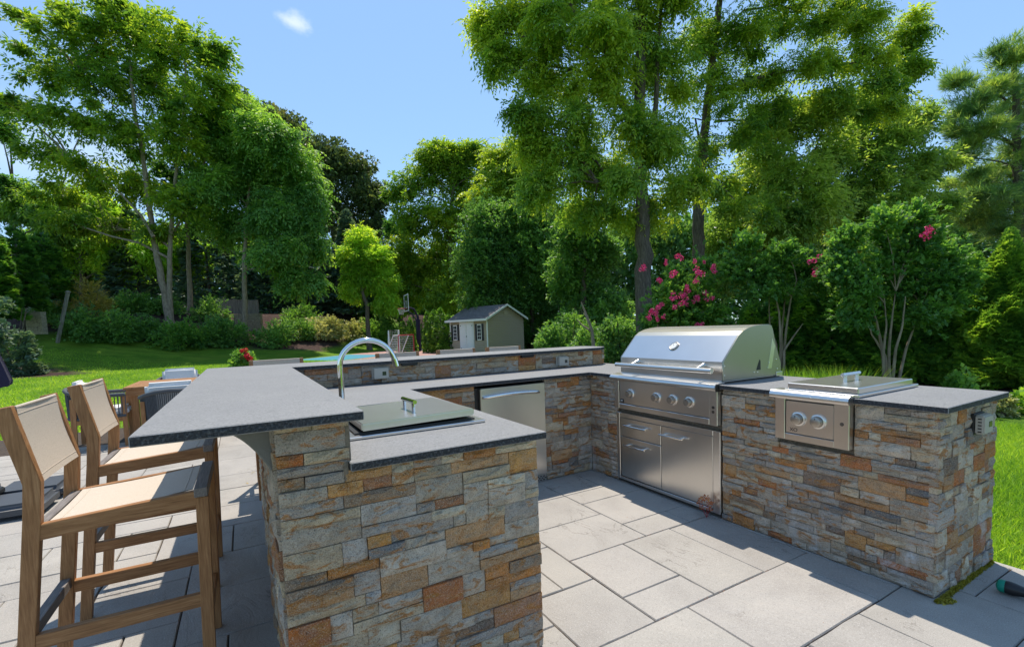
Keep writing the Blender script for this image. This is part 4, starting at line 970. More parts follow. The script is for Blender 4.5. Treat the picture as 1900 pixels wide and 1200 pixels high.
def sprays(name, pos, dirs, size, tpl, mt, parent=None, shade=None, kind=None, label=None):
    t = TP[tpl]; n = len(pos); k = len(t); W_ = np.array(worg(parent)[:]) if parent is not None else np.zeros(3)
    x, y, z = rotfrom(dirs, rng.normal(0, .5, n))
    s = size*rng.uniform(.7, 1.25, n)
    loc = (t[None, :, 0, None]*x[:, None]+t[None, :, 1, None]*y[:, None]+t[None, :, 2, None]*z[:, None])*s[:, None, None]
    loc = loc+rng.normal(0, .02, loc.shape)*s[:, None, None]
    V_ = (pos[:, None]+loc-W_).reshape(-1, 3).astype('f'); nq = n*k//4
    me = bpy.data.meshes.new(name); me.vertices.add(len(V_)); me.vertices.foreach_set('co', V_.ravel())
    me.loops.add(nq*4); me.loops.foreach_set('vertex_index', np.arange(nq*4, dtype='i')); me.polygons.add(nq); me.polygons.foreach_set('loop_start', np.arange(0, nq*4, 4, dtype='i')); me.polygons.foreach_set('loop_total', np.full(nq, 4, 'i'))
    sh = rng.normal(.42, .16, n) if shade is None else shade+rng.normal(0, .13, n)
    per = np.repeat(sh, k//4)+rng.normal(0, .12, nq)
    me.update(calc_edges=True); a = me.attributes.new('rnd', 'FLOAT', 'POINT'); a.data.foreach_set('value', np.clip(np.repeat(per, 4), 0, 1).astype('f'))
    me.materials.append(M[mt]); o = bpy.data.objects.new(name, me); COL.objects.link(o); o.parent = parent
    if kind: o['kind'] = kind
    if label: o['label'] = label
    return o
def clumps_of(lobes, dens, rclump):
    """lobes: (centre, rx, rz, ry) -> clump centres and radii inside the crown envelope"""
    cs, rs = [], []
    for c, rx, rz in lobes:
        ry = (rx+rz)/2*.9; n = max(3, int(dens*(rx*rz)/(rclump*rclump)))
        for _ in range(n):
            d = rng.normal(0, 1, 3); d /= np.linalg.norm(d); r = rng.random()**.45*.95
            cs.append(np.array(c)+d*r*np.array([rx, ry, rz])); rs.append(rclump*rng.uniform(.6, 1.25))
    return np.array(cs), np.array(rs)
def tris_budget(): pass
def tree(name, label, group, base, trunk, lobes, rclump, nspray, size, tpl, mt, r0=.2, bark='bark', dens=1.0, droop=.25, cat='tree', extra_trunks=(), limb=True, shade0=.42, flat_=.75, twigs=True, fill=.9):
    """trunk: list of world points; lobes: (centre, rx, rz)"""
    root = thing(name, base[:], label, cat, group)
    def trk(pts, r):
        pts = [Vector(p) for p in pts]; q = []; n = len(pts)
        for i in range(n-1):
            for j in range(4): q.append(pts[i].lerp(pts[i+1], j/4)+Vector((random.gauss(0, 1), random.gauss(0, 1), 0))*r*.10)
        q.append(pts[-1]); k = len(q)
        rad = [r*(1-.72*(i/(k-1))**.9) for i in range(k)]; rad[0] *= 1.35
        b = MB(); b.tube(q, rad, 12); b.build('trunk', bark, root, smooth=60); return q
    q = trk(trunk, r0)
    allq = list(q)
    for e, er in extra_trunks: allq += trk(e, er)
    cs, rs = clumps_of(lobes, dens, rclump)
    if limb:
        b = MB(); tops = allq[len(allq)//4:]; zmin = min(t.z for t in tops); 
        for c, rx, rz in lobes:
            c = Vector(c); cand = sorted(tops, key=lambda t: (t-c).length+1.2*max(0, t.z-(c.z-.35*(c-Vector((t.x, t.y, c.z))).length)))[0]
            m_ = cand.lerp(c, .5)+Vector((random.gauss(0, .1), random.gauss(0, .1), .12))*rx
            ln = (cand-c).length; rr_ = min(r0*.36, .013*ln+.012)
            b.tube([cand, cand.lerp(m_, .5)+Vector((0, 0, .04*ln)), m_, m_.lerp(c, .6), c], [rr_, rr_*.85, rr_*.65, rr_*.45, rr_*.25], 7, cap=False)
            if twigs:
                near = [i for i in range(len(cs)) if np.linalg.norm(cs[i]-np.array(c[:])) < max(rx, rz)*1.05]
                random.shuffle(near)
                for i in near[:14]:
                    t_ = random.uniform(.4, 1); s_ = m_.lerp(c, t_); e_ = Vector(cs[i]); mid = s_.lerp(e_, .5)+Vector((0, 0, -.06*(e_-s_).length))
                    b.tube([s_, mid, e_], [rr_*.3, rr_*.2, rr_*.08], 4, cap=False)
        b.build('branches', bark, root, smooth=60, kind='stuff')
    per = np.maximum(2, (nspray*rs**2/np.sum(rs**2))).astype(int)
    idx = np.repeat(np.arange(len(cs)), per); n = len(idx)
    # part of the leaves fill the lobes evenly, so that clumps merge into a crown
    vol = np.array([l[1]*l[2] for l in lobes]); nf = int(nspray*fill); li_ = rng.choice(len(lobes), nf, p=vol/vol.sum())
    fd = rng.normal(0, 1, (nf, 3)); fd /= np.linalg.norm(fd, axis=1, keepdims=True); LC = np.array([l[0] for l in lobes]); LR = np.array([[l[1], (l[1]+l[2])*.45, l[2]] for l in lobes])
    fpos = LC[li_]+fd*LR[li_]*(rng.random(nf)**.5*np.where(rng.random(nf) < .16, 1.38, 1.04))[:, None]
    d = rng.normal(0, 1, (n, 3)); d /= np.linalg.norm(d, axis=1, keepdims=True); rad = np.abs(rng.normal(0, .62, n))
    off = d*rad[:, None]*np.array([1, 1, flat_]); pos = np.concatenate([cs[idx]+off*rs[idx][:, None], fpos]); d = np.concatenate([d, fd]); n = len(pos)
    cen = np.array([np.mean([l[0][0] for l in lobes]), np.mean([l[0][1] for l in lobes]), np.mean([l[0][2] for l in lobes])])
    ow = pos-cen; ow /= np.linalg.norm(ow, axis=1, keepdims=True)+1e-6
    dirs = d*.7+ow*.6+rng.normal(0, .35, (n, 3)); dirs[:, 2] = dirs[:, 2]*.6-droop
    csh = rng.normal(shade0, .19, len(cs)); lsh = rng.normal(shade0, .13, len(lobes)); allsh = np.concatenate([csh[idx], lsh[li_]])
    sprays('crown', pos-dirs/np.linalg.norm(dirs, axis=1, keepdims=True)*size*.3, dirs, size, tpl, mt, root, shade=allsh)
    return root
def LB(D, items, dd=None):
    """lobes seen at photo pixel px,py with half-width rx, half-height ry, standing D away"""
    out = []
    for it in items:
        px, py, rx, ry = it[:4]; dz = it[4] if len(it) > 4 else random.uniform(-.55, .55)*rx*D/F
        DD = D+dz; c = at(px, py, DD); out.append((c[:], rx*DD/F, ry*DD/F))
    return out
def TK(D, pts, ground=True):
    q = [at(px, py, D) for px, py in pts]
    if ground: q[0] = Vector((q[0].x, q[0].y, gz(q[0].x, q[0].y)-.1))
    return q
TG = 'tall trees round the garden'
# left ash with twin trunk
D = 32; tr = TK(D, [(316, 600), (300, 520), (284, 440), (270, 330), (250, 210), (240, 110)])
tree('ash_tree', 'tall ash tree with forked trunk and wide airy crown on the left lawn', TG, tr[0], tr,
     LB(D, [(235, 60, 70, 50), (140, 75, 70, 45), (320, 80, 65, 50), (390, 110, 50, 50), (90, 130, 60, 40), (195, 150, 75, 50), (290, 165, 70, 50), (380, 190, 60, 50), (70, 215, 45, 30), (145, 225, 70, 40), (240, 250, 60, 40), (330, 265, 60, 45), (80, 285, 50, 28), (160, 320, 75, 35), (110, 360, 70, 30), (250, 350, 60, 35), (330, 370, 60, 35), (190, 420, 80, 28), (120, 410, 50, 22), (290, 430, 50, 22), (45, 30, 25, 10), (120, 20, 30, 14), (210, 12, 40, 16), (30, 190, 22, 14), (410, 160, 30, 35)]),
     .62, 4700, .60, 'star', 'lf_locust', r0=.25, bark='bark_pale', dens=.85, extra_trunks=[(TK(D, [(316, 600), (314, 520), (316, 440), (325, 330), (340, 220), (345, 120)]), .19), (TK(D-.8, [(285, 440), (262, 400), (225, 360), (180, 330), (130, 300)], False), .09), (TK(D+.6, [(318, 440), (350, 380), (380, 300), (395, 220)], False), .09), (TK(D, [(272, 330), (262, 250), (215, 200), (150, 140)], False), .08)], droop=.15, shade0=.5)
D = 37; tr = TK(D, [(352, 565), (350, 480), (347, 400), (345, 330), (352, 250)])
tree('slim_tree', 'slim straight tree directly behind the forked ash trunk', TG, tr[0], tr, LB(D, [(350, 250, 60, 50), (320, 330, 60, 50), (390, 330, 60, 50), (360, 400, 60, 40)]), .9, 1500, .6, 'simple', 'lf_green', r0=.19, bark='bark_pale', shade0=.3)
D = 34; tr = TK(D, [(452, 578), (453, 500), (456, 420), (462, 340), (470, 260)])
tree('hickory_tree', 'drooping leafy tree with one thin pale trunk before the board fence', TG, tr[0], tr,
     LB(D, [(455, 215, 45, 30), (430, 270, 60, 45), (500, 260, 60, 45), (545, 310, 50, 45), (470, 340, 70, 45), (400, 350, 50, 40), (570, 380, 45, 40), (520, 400, 55, 40), (440, 420, 60, 35), (575, 440, 40, 35), (395, 250, 40, 40), (520, 470, 50, 30), (550, 520, 40, 30)]), .7, 1900, .85, 'rosette', 'lf_green', r0=.19, bark='bark_pale', dens=.85, droop=.5, shade0=.55)
D = 52; tr = TK(D, [(624, 600), (622, 500), (618, 420), (612, 340), (600, 270)])
tree('oak_tree', 'tall dark oak with an open crown behind the spruces, left of the sky gap', TG, tr[0], tr,
     LB(D, [(610, 285, 35, 28), (650, 310, 35, 28), (575, 300, 40, 30), (540, 250, 35, 30), (690, 370, 26, 30), (660, 360, 30, 28), (600, 350, 40, 30), (630, 400, 45, 28), (560, 360, 40, 40), (490, 215, 30, 22), (520, 240, 30, 25), (690, 420, 28, 26), (450, 190, 22, 16), (655, 440, 40, 22)]), .95, 4600, .75, 'dense', 'lf_oak', r0=.42, dens=.8, shade0=.4)
# dark conifers in the middle distance
def conifer(name, label, group, px, D, ytop, ybot, rbot, n, size, mt='lf_conifer', tpl='fan', base_off=0, r0=.15, shade0=.4, cat='conifer', power=1.0, droop=.35):
    top = at(px, ytop, D); g_ = G(px, D); h = top.z-g_.z; rb = rbot*D/F
    root = thing(name, g_[:], label, cat, group)
    b = MB(); b.tube([g_-Vector((0, 0, .1)), g_+Vector((0, 0, h*.97))], [r0, .02], 8); b.build('trunk', 'bark', root)
    t = rng.random(n)**.62; z = 1-t; rr_ = rb*np.maximum(.008, t)**power*(.55+.45*rng.random(n)**.4); th = rng.random(n)*6.283
    lay = 1+.14*np.sin(z*h*6+np.sin(th*3)*1.5)+.16*np.sin(th*5+z*h*4.1)*np.sin(z*h*7.3+th*2); x = np.cos(th)*rr_*lay; y = np.sin(th)*rr_*lay
    pos = np.stack([g_.x+x, g_.y+y, g_.z+base_off+z*(h-base_off)], 1)
    hz = np.clip(t*5+.08, 0, 1); dirs = np.stack([np.cos(th)*hz, np.sin(th)*hz, -droop*hz+1.4*(1-hz)], 1)+rng.normal(0, .3, (n, 3))*np.stack([hz, hz, hz*0+1], 1)
    sprays('crown', pos, dirs, size, tpl, mt, root, shade=shade0+.12*np.sin(th*2+z*9)+.9*(lay-1)); return root
CG = 'dark spruces behind the lawn bank'
for px, D_, yt, rb, lb in ((505, 44, 370, 52, 'dark spruce left of the tall oak trunk'), (575, 46, 390, 50, 'dark spruce just left of the tall oak trunk'), (655, 47, 395, 50, 'dark spruce right of the oak trunk, behind the lime green tree'), (395, 46, 330, 62, 'dark hemlock behind the slim pale trunks'), (265, 47, 380, 70, 'dark spruce behind the forked ash'), (180, 48, 400, 60, 'dark spruce right of the far left hedge')):
    conifer('spruce_tree', lb, CG, px, D_, yt, 600, rb, 1900, .95, 'lf_conifer', 'fan', droop=.2)
D = 38; tr = TK(D, [(684, 620), (682, 570), (672, 540), (665, 500), (672, 460)])
tree('lime_tree', 'small bright lime green tree left of the basketball hoop', TG, tr[0], tr,
     LB(D, [(672, 445, 28, 25), (655, 480, 30, 30), (700, 480, 30, 30), (670, 515, 35, 28), (715, 520, 30, 26), (650, 540, 22, 20), (720, 560, 25, 22)]), .55, 2400, .5, 'star', 'lf_lime', r0=.2, dens=1, shade0=.5)
D = 43; tr = TK(D, [(840, 640), (838, 560), (836, 470), (838, 380), (845, 320)])
tree('maple_tree', 'broad yellow green tree behind the hoop and shed', TG, tr[0], tr,
     LB(D, [(820, 285, 34, 25), (870, 280, 34, 22), (790, 330, 45, 34), (860, 340, 50, 38), (915, 320, 34, 30), (770, 400, 45, 42), (840, 410, 55, 45), (910, 400, 40, 40), (750, 470, 42, 40), (810, 480, 50, 40), (780, 540, 50, 40), (860, 500, 45, 40), (740, 520, 35, 40), (830, 560, 45, 35), (800, 290, 34, 26), (895, 285, 30, 22), (740, 350, 30, 30), (840, 300, 50, 34), (930, 360, 40, 36), (880, 380, 50, 40)]), .9, 6200, .62, 'star', 'lf_locust', r0=.35, dens=1, shade0=.55)
D = 46; tr = TK(D, [(745, 640), (742, 560), (740, 480), (742, 420)])
tree('shade_tree', 'darker green tree between the lime tree and the hoop', TG, tr[0], tr, LB(D, [(745, 430, 30, 30), (720, 480, 35, 35), (760, 500, 35, 35), (735, 550, 40, 35), (700, 590, 40, 25)]), .8, 1700, .6, 'dense', 'lf_green', r0=.25, shade0=.35)
# ivy clad trees behind the shed and along the back
IG = 'ivy covered trees behind the bar'
for k, (px, D_, lob, lb, mt, n) in enumerate([
    (905, 31, [(900, 420, 45, 50), (880, 490, 40, 50), (925, 500, 40, 60), (890, 560, 45, 40), (950, 560, 35, 40)], 'ivy clad tree rising directly behind the shed roof', 'lf_ivy', 2800),
    (990, 32, [(985, 400, 45, 50), (960, 470, 45, 50), (1010, 480, 45, 60), (985, 550, 50, 50), (1030, 560, 40, 50), (1000, 620, 60, 35), (1060, 610, 45, 40)], 'dark ivy clad tree to the right of the shed', 'lf_ivy', 4200),
    (1085, 25, [(1075, 420, 45, 50), (1110, 470, 40, 40), (1060, 500, 45, 50), (1100, 560, 45, 40), (1130, 590, 45, 40), (1085, 615, 60, 35)], 'dark ivy clad tree left of the big walnut trunk', 'lf_ivy', 3600)]):
    tr = TK(D_, [(px, 640), (px-3, 560), (px+3, 470), (px, 400)])
    tree('ivy_clad_tree', lb, IG, tr[0], tr, LB(D_, lob), .62, n, .42, 'dense', mt, r0=.2, dens=1.2, droop=.7, shade0=.42)
D = 34; tr = TK(D, [(930, 640), (935, 560), (930, 480), (940, 380)])
tree('walnut_tree', 'light green spreading tree above the shed ridge', TG, tr[0], tr, LB(D, [(935, 330, 40, 30), (905, 370, 40, 34), (965, 360, 40, 40), (920, 430, 45, 34), (975, 420, 36, 30), (960, 290, 40, 30), (890, 450, 30, 24), (1000, 330, 40, 34), (925, 300, 34, 26), (1010, 400, 40, 34)]), .7, 2000, .75, 'rosette', 'lf_locust', r0=.2, dens=.9, droop=.45, shade0=.6)
# the big black walnuts
D = 14; tr = TK(D, [(1199, 640), (1195, 500), (1192, 400), (1187, 280), (1188, 150), (1190, 0), (1195, -180), (1205, -380)])
tree('walnut_tree', 'largest walnut tree, thick furrowed trunk just left of the pink crape myrtle', TG, tr[0], tr,
     LB(D, [(1080, -60, 130, 60), (950, 20, 75, 45), (900, 55, 45, 50), (1040, 60, 90, 50), (1150, 50, 90, 50), (940, 115, 50, 40), (1020, 150, 80, 45), (1120, 150, 80, 50), (1230, 120, 80, 60), (1000, 225, 50, 38), (1080, 240, 80, 42), (1170, 250, 60, 42), (990, 290, 42, 34), (1060, 320, 70, 38), (1140, 340, 70, 38), (1240, 260, 60, 50), (1000, 360, 50, 30), (1090, 400, 65, 30), (1200, 410, 60, 25), (1270, 350, 50, 40), (1250, -40, 110, 60), (1180, -190, 160, 90), (1020, -200, 140, 80), (1330, -180, 120, 80), (1170, 330, 40, 40, -1.5), (1130, 60, 70, 50, -1.6)]),
     .40, 3100, .40, 'rosette', 'lf_walnut', r0=.27, dens=.62, droop=.45, shade0=.62, extra_trunks=[(TK(D, [(1186, 250), (1160, 200), (1110, 150), (1080, 60), (1050, -20), (1020, -140)], False), .12), (TK(D, [(1190, 330), (1215, 230), (1222, 80), (1235, -80)], False), .11), (TK(D+.5, [(1110, 150), (1060, 70), (1000, 20)], False), .05), (TK(D-.4, [(1190, 310), (1150, 320), (1110, 340)], False), .05)])
D = 17; tr = TK(D, [(1297, 640), (1297, 500), (1296, 400), (1303, 300), (1310, 210), (1325, 90), (1345, -60), (1360, -250)])
tree('walnut_tree', 'second walnut with a straight trunk rising behind the pink crape myrtle and long right branches', TG, tr[0], tr,
     LB(D, [(1310, 90, 60, 60), (1340, 170, 60, 50), (1380, 60, 70, 45), (1450, 30, 60, 40), (1530, 40, 70, 38), (1610, 30, 60, 36), (1680, 60, 45, 40), (1690, 125, 36, 30), (1600, 110, 60, 34), (1500, 120, 60, 34), (1420, 150, 60, 30), (1560, 175, 50, 24), (1440, 205, 50, 24), (1640, 195, 44, 22), (1300, 280, 45, 40), (1330, 350, 50, 36), (1390, 250, 40, 34), (1380, 390, 50, 28), (1650, 150, 40, 24), (1450, -80, 120, 50), (1600, -60, 100, 45), (1350, -180, 130, 80)]),
     .38, 1750, .40, 'rosette', 'lf_walnut', r0=.25, dens=.5, droop=.3, shade0=.55, extra_trunks=[(TK(D, [(1320, 190), (1360, 160), (1440, 135), (1540, 125), (1620, 110)], False), .075), (TK(D, [(1305, 300), (1290, 220), (1310, 225)], False), .05), (TK(D, [(1330, 225), (1400, 222), (1440, 200)], False), .04), (TK(D, [(1340, 60), (1380, 20), (1440, 10), (1520, 30)], False), .05)])
# airy birches
for k, (px, D_, pts, lob, lb, n) in enumerate([
    (1498, 18, [(1498, 660), (1497, 520), (1490, 400), (1505, 300), (1530, 230)], [(1530, 205, 44, 30), (1470, 225, 44, 34), (1420, 270, 44, 40), (1545, 280, 40, 34), (1500, 330, 44, 36), (1450, 320, 34, 34), (1440, 390, 40, 34), (1530, 380, 44, 34), (1480, 430, 50, 30), (1420, 440, 40, 30)], 'airy young birch with dark upright stems right of the second walnut', 4300),
    (1620, 19, [(1620, 660), (1620, 520), (1600, 420), (1600, 330), (1620, 250)], [(1620, 205, 44, 32), (1700, 230, 36, 28), (1580, 270, 44, 34), (1660, 260, 40, 30), (1700, 320, 36, 26), (1620, 320, 44, 34), (1570, 370, 40, 34), (1680, 370, 44, 28), (1740, 300, 30, 18), (1640, 410, 50, 30), (1750, 380, 36, 20), (1720, 430, 40, 24), (1580, 440, 44, 28)], 'dense green birch beside the pine at the right', 6000),
    (1395, 20, [(1395, 660), (1398, 540), (1390, 440), (1400, 350)], [(1400, 330, 34, 30), (1370, 390, 34, 34), (1420, 400, 34, 34), (1390, 460, 44, 34), (1340, 440, 36, 34), (1350, 510, 44, 30)], 'light leafy sapling between the second walnut and the birch', 3200)]):
    tr = TK(D_, pts); tree('birch_tree', lb, 'light leafed trees on the right', tr[0], tr, LB(D_, [(a_[0], a_[1], a_[2]*1.25, a_[3]*1.3) for a_ in lob]), .5, int(n*.55), .32, 'star', 'lf_birch', r0=.07, dens=.5, droop=.1, shade0=.5, fill=1.5)
# pine at the right
D = 22; tr = TK(D, [(1900, 660), (1895, 500), (1890, 350), (1885, 200), (1880, 90)])
tree('pine_tree', 'tall layered pine filling the right edge of the photo', TG, tr[0], tr,
     LB(D, [(1880, 100, 30, 34), (1850, 170, 45, 34), (1900, 190, 50, 40), (1800, 190, 40, 26), (1770, 150, 24, 18), (1830, 240, 60, 30), (1900, 270, 60, 30), (1870, 320, 90, 24), (1790, 290, 55, 20), (1850, 370, 100, 22), (1930, 350, 70, 40), (1800, 340, 60, 16), (1880, 420, 90, 24), (1960, 200, 60, 80), (1820, 400, 70, 18), (1780, 240, 30, 22)]), .5, 9500, .42, 'needle', 'lf_pine', r0=.3, dens=1.0, droop=-.1, flat_=.45, fill=.5, shade0=.62)
# crape myrtles
def myrtle(px, D_, base_y, stems, lob, flowers, label, n, rose=.055, nb=26, mt='lf_green', shade=.36):
    g_ = G(px, D_); root = None
    tks = [TK(D_+random.uniform(-.2, .2), s) for s in stems]
    for t_ in tks: t_[0] = Vector((g_.x+random.gauss(0, .05), g_.y+random.gauss(0, .05), g_.z-.05))
    root = tree('crape_myrtle', label, 'crape myrtles in the bed behind the grill', g_, tks[0], LB(D_, lob, .3), .28, int(n*.62), .21, 'simple', mt, r0=.030, bark='bark_pale', dens=.55, droop=-.3, fill=1.0, extra_trunks=[(t_, .026) for t_ in tks[1:]], cat='shrub', shade0=shade)
    for fx, fy, fr in flowers:
        b = MB(); c0 = at(fx, fy, D_-.62+random.uniform(-.15, .15)); 
        for _ in range(4): blossom(c0+Vector((random.gauss(0, 1), random.gauss(0, 1), random.gauss(0, 1.0)))*rose*.6*fr, rose*.9*fr, 18, b)
        b.build('blossom', 'pink', root, smooth=0)
    return root
myrtle(1265, 9.2, 0, [[(1262, 660), (1255, 600), (1245, 540)], [(1270, 660), (1275, 600), (1285, 530)], [(1268, 660), (1262, 610), (1300, 560)]],
       [(1240, 560, 34, 34), (1290, 540, 38, 34), (1265, 590, 55, 24), (1300, 590, 40, 30), (1255, 515, 26, 20), (1300, 500, 26, 18), (1215, 590, 22, 20), (1330, 600, 30, 26)],
       [(1192, 499, 1), (1219, 520, 1), (1237, 489, .7), (1254, 508, 1.2), (1261, 477, 1), (1290, 486, .8), (1296, 503, 1.3), (1325, 498, 1.1), (1306, 488, .6), (1292, 523, .8), (1275, 535, .9), (1247, 547, 1), (1270, 548, 1), (1314, 548, 1.1), (1271, 561, .8), (1293, 559, 1), (1254, 569, 1.1), (1227, 569, .8), (1207, 577, 1.1), (1222, 577, 1), (1205, 590, 1), (1221, 592, .7), (1230, 591, .6), (1298, 602, .9)],
       'pink flowering crape myrtle between the two walnut trunks', 2000, shade=.5)
myrtle(1450, 8.6, 0, [[(1450, 690), (1449, 640), (1446, 580), (1435, 530)], [(1450, 690), (1458, 620), (1466, 560), (1478, 520)], [(1450, 690), (1455, 650), (1475, 620), (1490, 600)], [(1450, 690), (1450, 620), (1455, 570), (1460, 520)], [(1450, 690), (1440, 640), (1428, 600), (1427, 550)]],
       [(1430, 500, 36, 26), (1480, 500, 36, 24), (1400, 520, 30, 26), (1455, 470, 36, 22), (1510, 490, 24, 20), (1440, 540, 44, 14), (1370, 490, 30, 22), (1390, 455, 26, 18), (1530, 530, 26, 18)], [(1508, 483, 1), (1512, 506, 1.1)], 'crape myrtle with several slim bare stems right behind the grill', 1700, shade=.42)
myrtle(1655, 7.6, 0, [[(1640, 710), (1636, 640), (1625, 590), (1612, 550)], [(1648, 710), (1650, 640), (1655, 590), (1662, 540)], [(1655, 710), (1662, 650), (1675, 600), (1680, 550)], [(1662, 710), (1680, 650), (1695, 610), (1708, 570)], [(1644, 710), (1640, 650), (1645, 600), (1640, 550)], [(1650, 710), (1642, 660), (1618, 620), (1605, 590)]],
       [(1620, 500, 44, 30), (1680, 490, 44, 30), (1600, 540, 36, 24), (1730, 520, 36, 28), (1650, 450, 44, 26), (1710, 450, 36, 26), (1670, 540, 50, 16), (1760, 480, 26, 22), (1720, 580, 30, 20), (1590, 590, 24, 18), (1640, 410, 26, 20), (1700, 405, 26, 18), (1560, 500, 34, 30), (1570, 450, 30, 24), (1780, 520, 30, 26), (1750, 560, 30, 20)], [(1722, 431, 1.3)], 'crape myrtle with thick bare stems behind the side burner', 3300, shade=.42)
# arborvitae
AG = 'arborvitae hedge on the right'
for px, D_, yt, rb, sp in ((1395, 11.2, 560, 40, 900), (1440, 11.0, 545, 42, 900), (1490, 10.8, 520, 44, 1100), (1545, 10.5, 500, 46, 1200), (1590, 10.3, 515, 42, 1000), (1640, 10, 500, 46, 1200), (1700, 9.8, 495, 46, 1200), (1755, 9.6, 490, 46, 1300), (1808, 9.3, 478, 52, 1700), (1870, 8.9, 432, 74, 5200), (1945, 8.7, 470, 62, 2600)):
    nm = {1395: 'leftmost and shortest, beside the grill hood', 1440: 'second from the left behind the slim stemmed myrtle', 1490: 'third from the left of the hedge', 1545: 'fourth from the left, between the two bare stemmed myrtles', 1590: 'fifth from the left of the hedge', 1640: 'behind the thick stemmed myrtle', 1700: 'just right of the thick stemmed myrtle', 1755: 'third from the right of the hedge', 1808: 'narrow one left of the tallest', 1870: 'tallest, bright green cone over the counter corner', 1945: 'cut by the right edge of the photo'}[px]
    conifer('arborvitae', 'arborvitae, '+nm, AG, px, D_, yt, 700, rb*1.1, int(sp*2.8), .23 if px < 1850 else .19, 'lf_thuja', 'fan', r0=.05, power=.72 if px < 1800 else .95, droop=-.5, cat='arborvitae', shade0=.6 if px > 1800 else .45)
for px, D_, yt, rb in ((748, 33, 596, 11), (762, 32.5, 590, 9), (794, 31, 578, 9), (806, 30.5, 574, 15), (818, 30, 570, 17), (832, 29.8, 585, 15)):
    conifer('arborvitae', {748: 'small arborvitae, leftmost by the goals', 762: 'small arborvitae just left of the hoop pole', 794: 'small arborvitae just right of the hoop pole', 806: 'second small arborvitae right of the hoop pole', 818: 'tallest small arborvitae left of the shed', 832: 'small arborvitae touching the shed corner'}[px], 'small arborvitae beside the shed', px, D_, yt, 660, rb, 800, .26, 'lf_thuja', 'fan', r0=.05, power=.6, droop=-.6, cat='arborvitae', shade0=.45)
for px, D_, yt, rb, lb in ((2, 24, 425, 30, 'arborvitae at the far left edge of the photo'), (48, 26, 430, 32, 'arborvitae second from the left edge'), (95, 28, 440, 34, 'arborvitae above the end of the pale fence')):
    conifer('arborvitae', lb, 'tall arborvitae at the far left', px, D_, yt, 545, rb, 1800, .5, 'lf_thuja', 'fan', r0=.08, power=.45, droop=-.4, cat='arborvitae', shade0=.25, base_off=1.5)
# left edge trees
D = 36; tr = TK(D, [(30, 560), (28, 450), (25, 350)]); tree('locust_tree', 'pale green tree at the left edge above the arborvitae', TG, tr[0], tr, LB(D, [(20, 350, 36, 24), (50, 390, 40, 26), (0, 390, 36, 26), (100, 400, 34, 22), (110, 430, 36, 22), (15, 200, 22, 14), (0, 240, 26, 20)]), .8, 2200, .55, 'star', 'lf_green', r0=.2, shade0=.5)
D = 45; tr = TK(D, [(150, 560), (150, 450), (152, 380)]); tree('leafy_tree', 'green tree filling the gap under the ash crown', TG, tr[0], tr, LB(D, [(150, 400, 70, 50), (230, 450, 70, 45), (90, 460, 50, 40), (320, 470, 60, 50), (200, 500, 70, 30)]), 1.2, 3600, .8, 'star', 'lf_lime', r0=.3, shade0=.35)

# shrubs and banks
def shrub(name, label, group, px, D_, py, rx, ry, n, size, mt, tpl='simple', cat='shrub', shade0=.4, ns=4):
    c = at(px, py, D_); g_ = Vector((c.x, c.y, gz(c.x, c.y))); root = thing(name, g_[:], label, cat, group); R_ = rx*D_/F; H_ = max(.3, c.z+ry*D_/F-g_.z)
    b = MB()
    for _ in range(ns): a = random.random()*6.28; b.tube([g_, g_+Vector((math.cos(a)*R_*.3, math.sin(a)*R_*.3, H_*.4)), g_+Vector((math.cos(a)*R_*.6, math.sin(a)*R_*.6, H_*.75))], [.03, .02, .008], 5, cap=False)
    b.build('stems', 'bark', root)
    k = 26; d = rng.normal(0, 1, (k, 3)); d /= np.linalg.norm(d, axis=1, keepdims=True); d[:, 2] = np.abs(d[:, 2])
    cc = np.array(g_[:])+d*rng.uniform(.45, .9, (k, 1))*np.array([R_, R_*.8, H_*.88]); idx = rng.integers(0, k, n); e = rng.normal(0, 1, (n, 3)); e /= np.linalg.norm(e, axis=1, keepdims=True)
    pos = cc[idx]+e*rng.random((n, 1))**.5*min(R_, H_)*.34; pos[:, 2] = np.maximum(pos[:, 2], g_.z+.02)
    dirs = e+d[idx]*.8+rng.normal(0, .3, (n, 3)); sh = rng.normal(shade0, .12, k)
    sprays('foliage', pos, dirs, size, tpl, mt, root, shade=sh[idx]); return root
SG = 'shrubs on the planted bank'
shrub('yellow_shrub', 'yellowing shrub above the leaning post', SG, 165, 29, 535, 45, 22, 700, .42, 'lf_yellow', 'pinnate_s', shade0=.35)
shrub('spruce_shrub', 'low dense spruce shrub at the far left edge', SG, 15, 21, 575, 42, 46, 2200, .30, 'lf_conifer', 'fan', shade0=.65)
shrub('rhododendron', 'large pale leaved shrub at the back edge of the court', SG, 600, 38, 618, 50, 30, 1500, .42, 'lf_pale', 'simple', shade0=.4)
shrub('pale_shrub', 'pale shrub at the foot of the dark spruces', SG, 650, 40, 615, 34, 26, 800, .42, 'lf_pale', 'simple', shade0=.3)
names_ = [('broad leaved shrub at the foot of the leaning post', 150, 27, 590), ('green shrub left of the ash trunk', 205, 28, 595), ('bushy shrub beside the ash trunk', 262, 29.5, 600), ('low shrub in front of the ash trunk', 330, 29.5, 612), ('shrub below the slim pale trunk', 385, 31, 590), ('shrub left of the block wall', 425, 32, 600), ('shrub under the board fence', 395, 35, 575),
          ('shrub right of the block wall', 505, 33.5, 610), ('dark shrub behind the court corner', 545, 36, 612), ('shrub behind the ash trunk', 300, 34, 570), ('tall shrub under the yellowing one', 235, 33, 565), ('shrub below the pale fence', 95, 28, 578), ('shrub under the tall oak', 560, 40, 590), ('shrub behind the goals', 700, 42, 600), ('shrub behind the hoop pole', 775, 42, 600), ('low shrub right of the pale one', 690, 41, 625)]
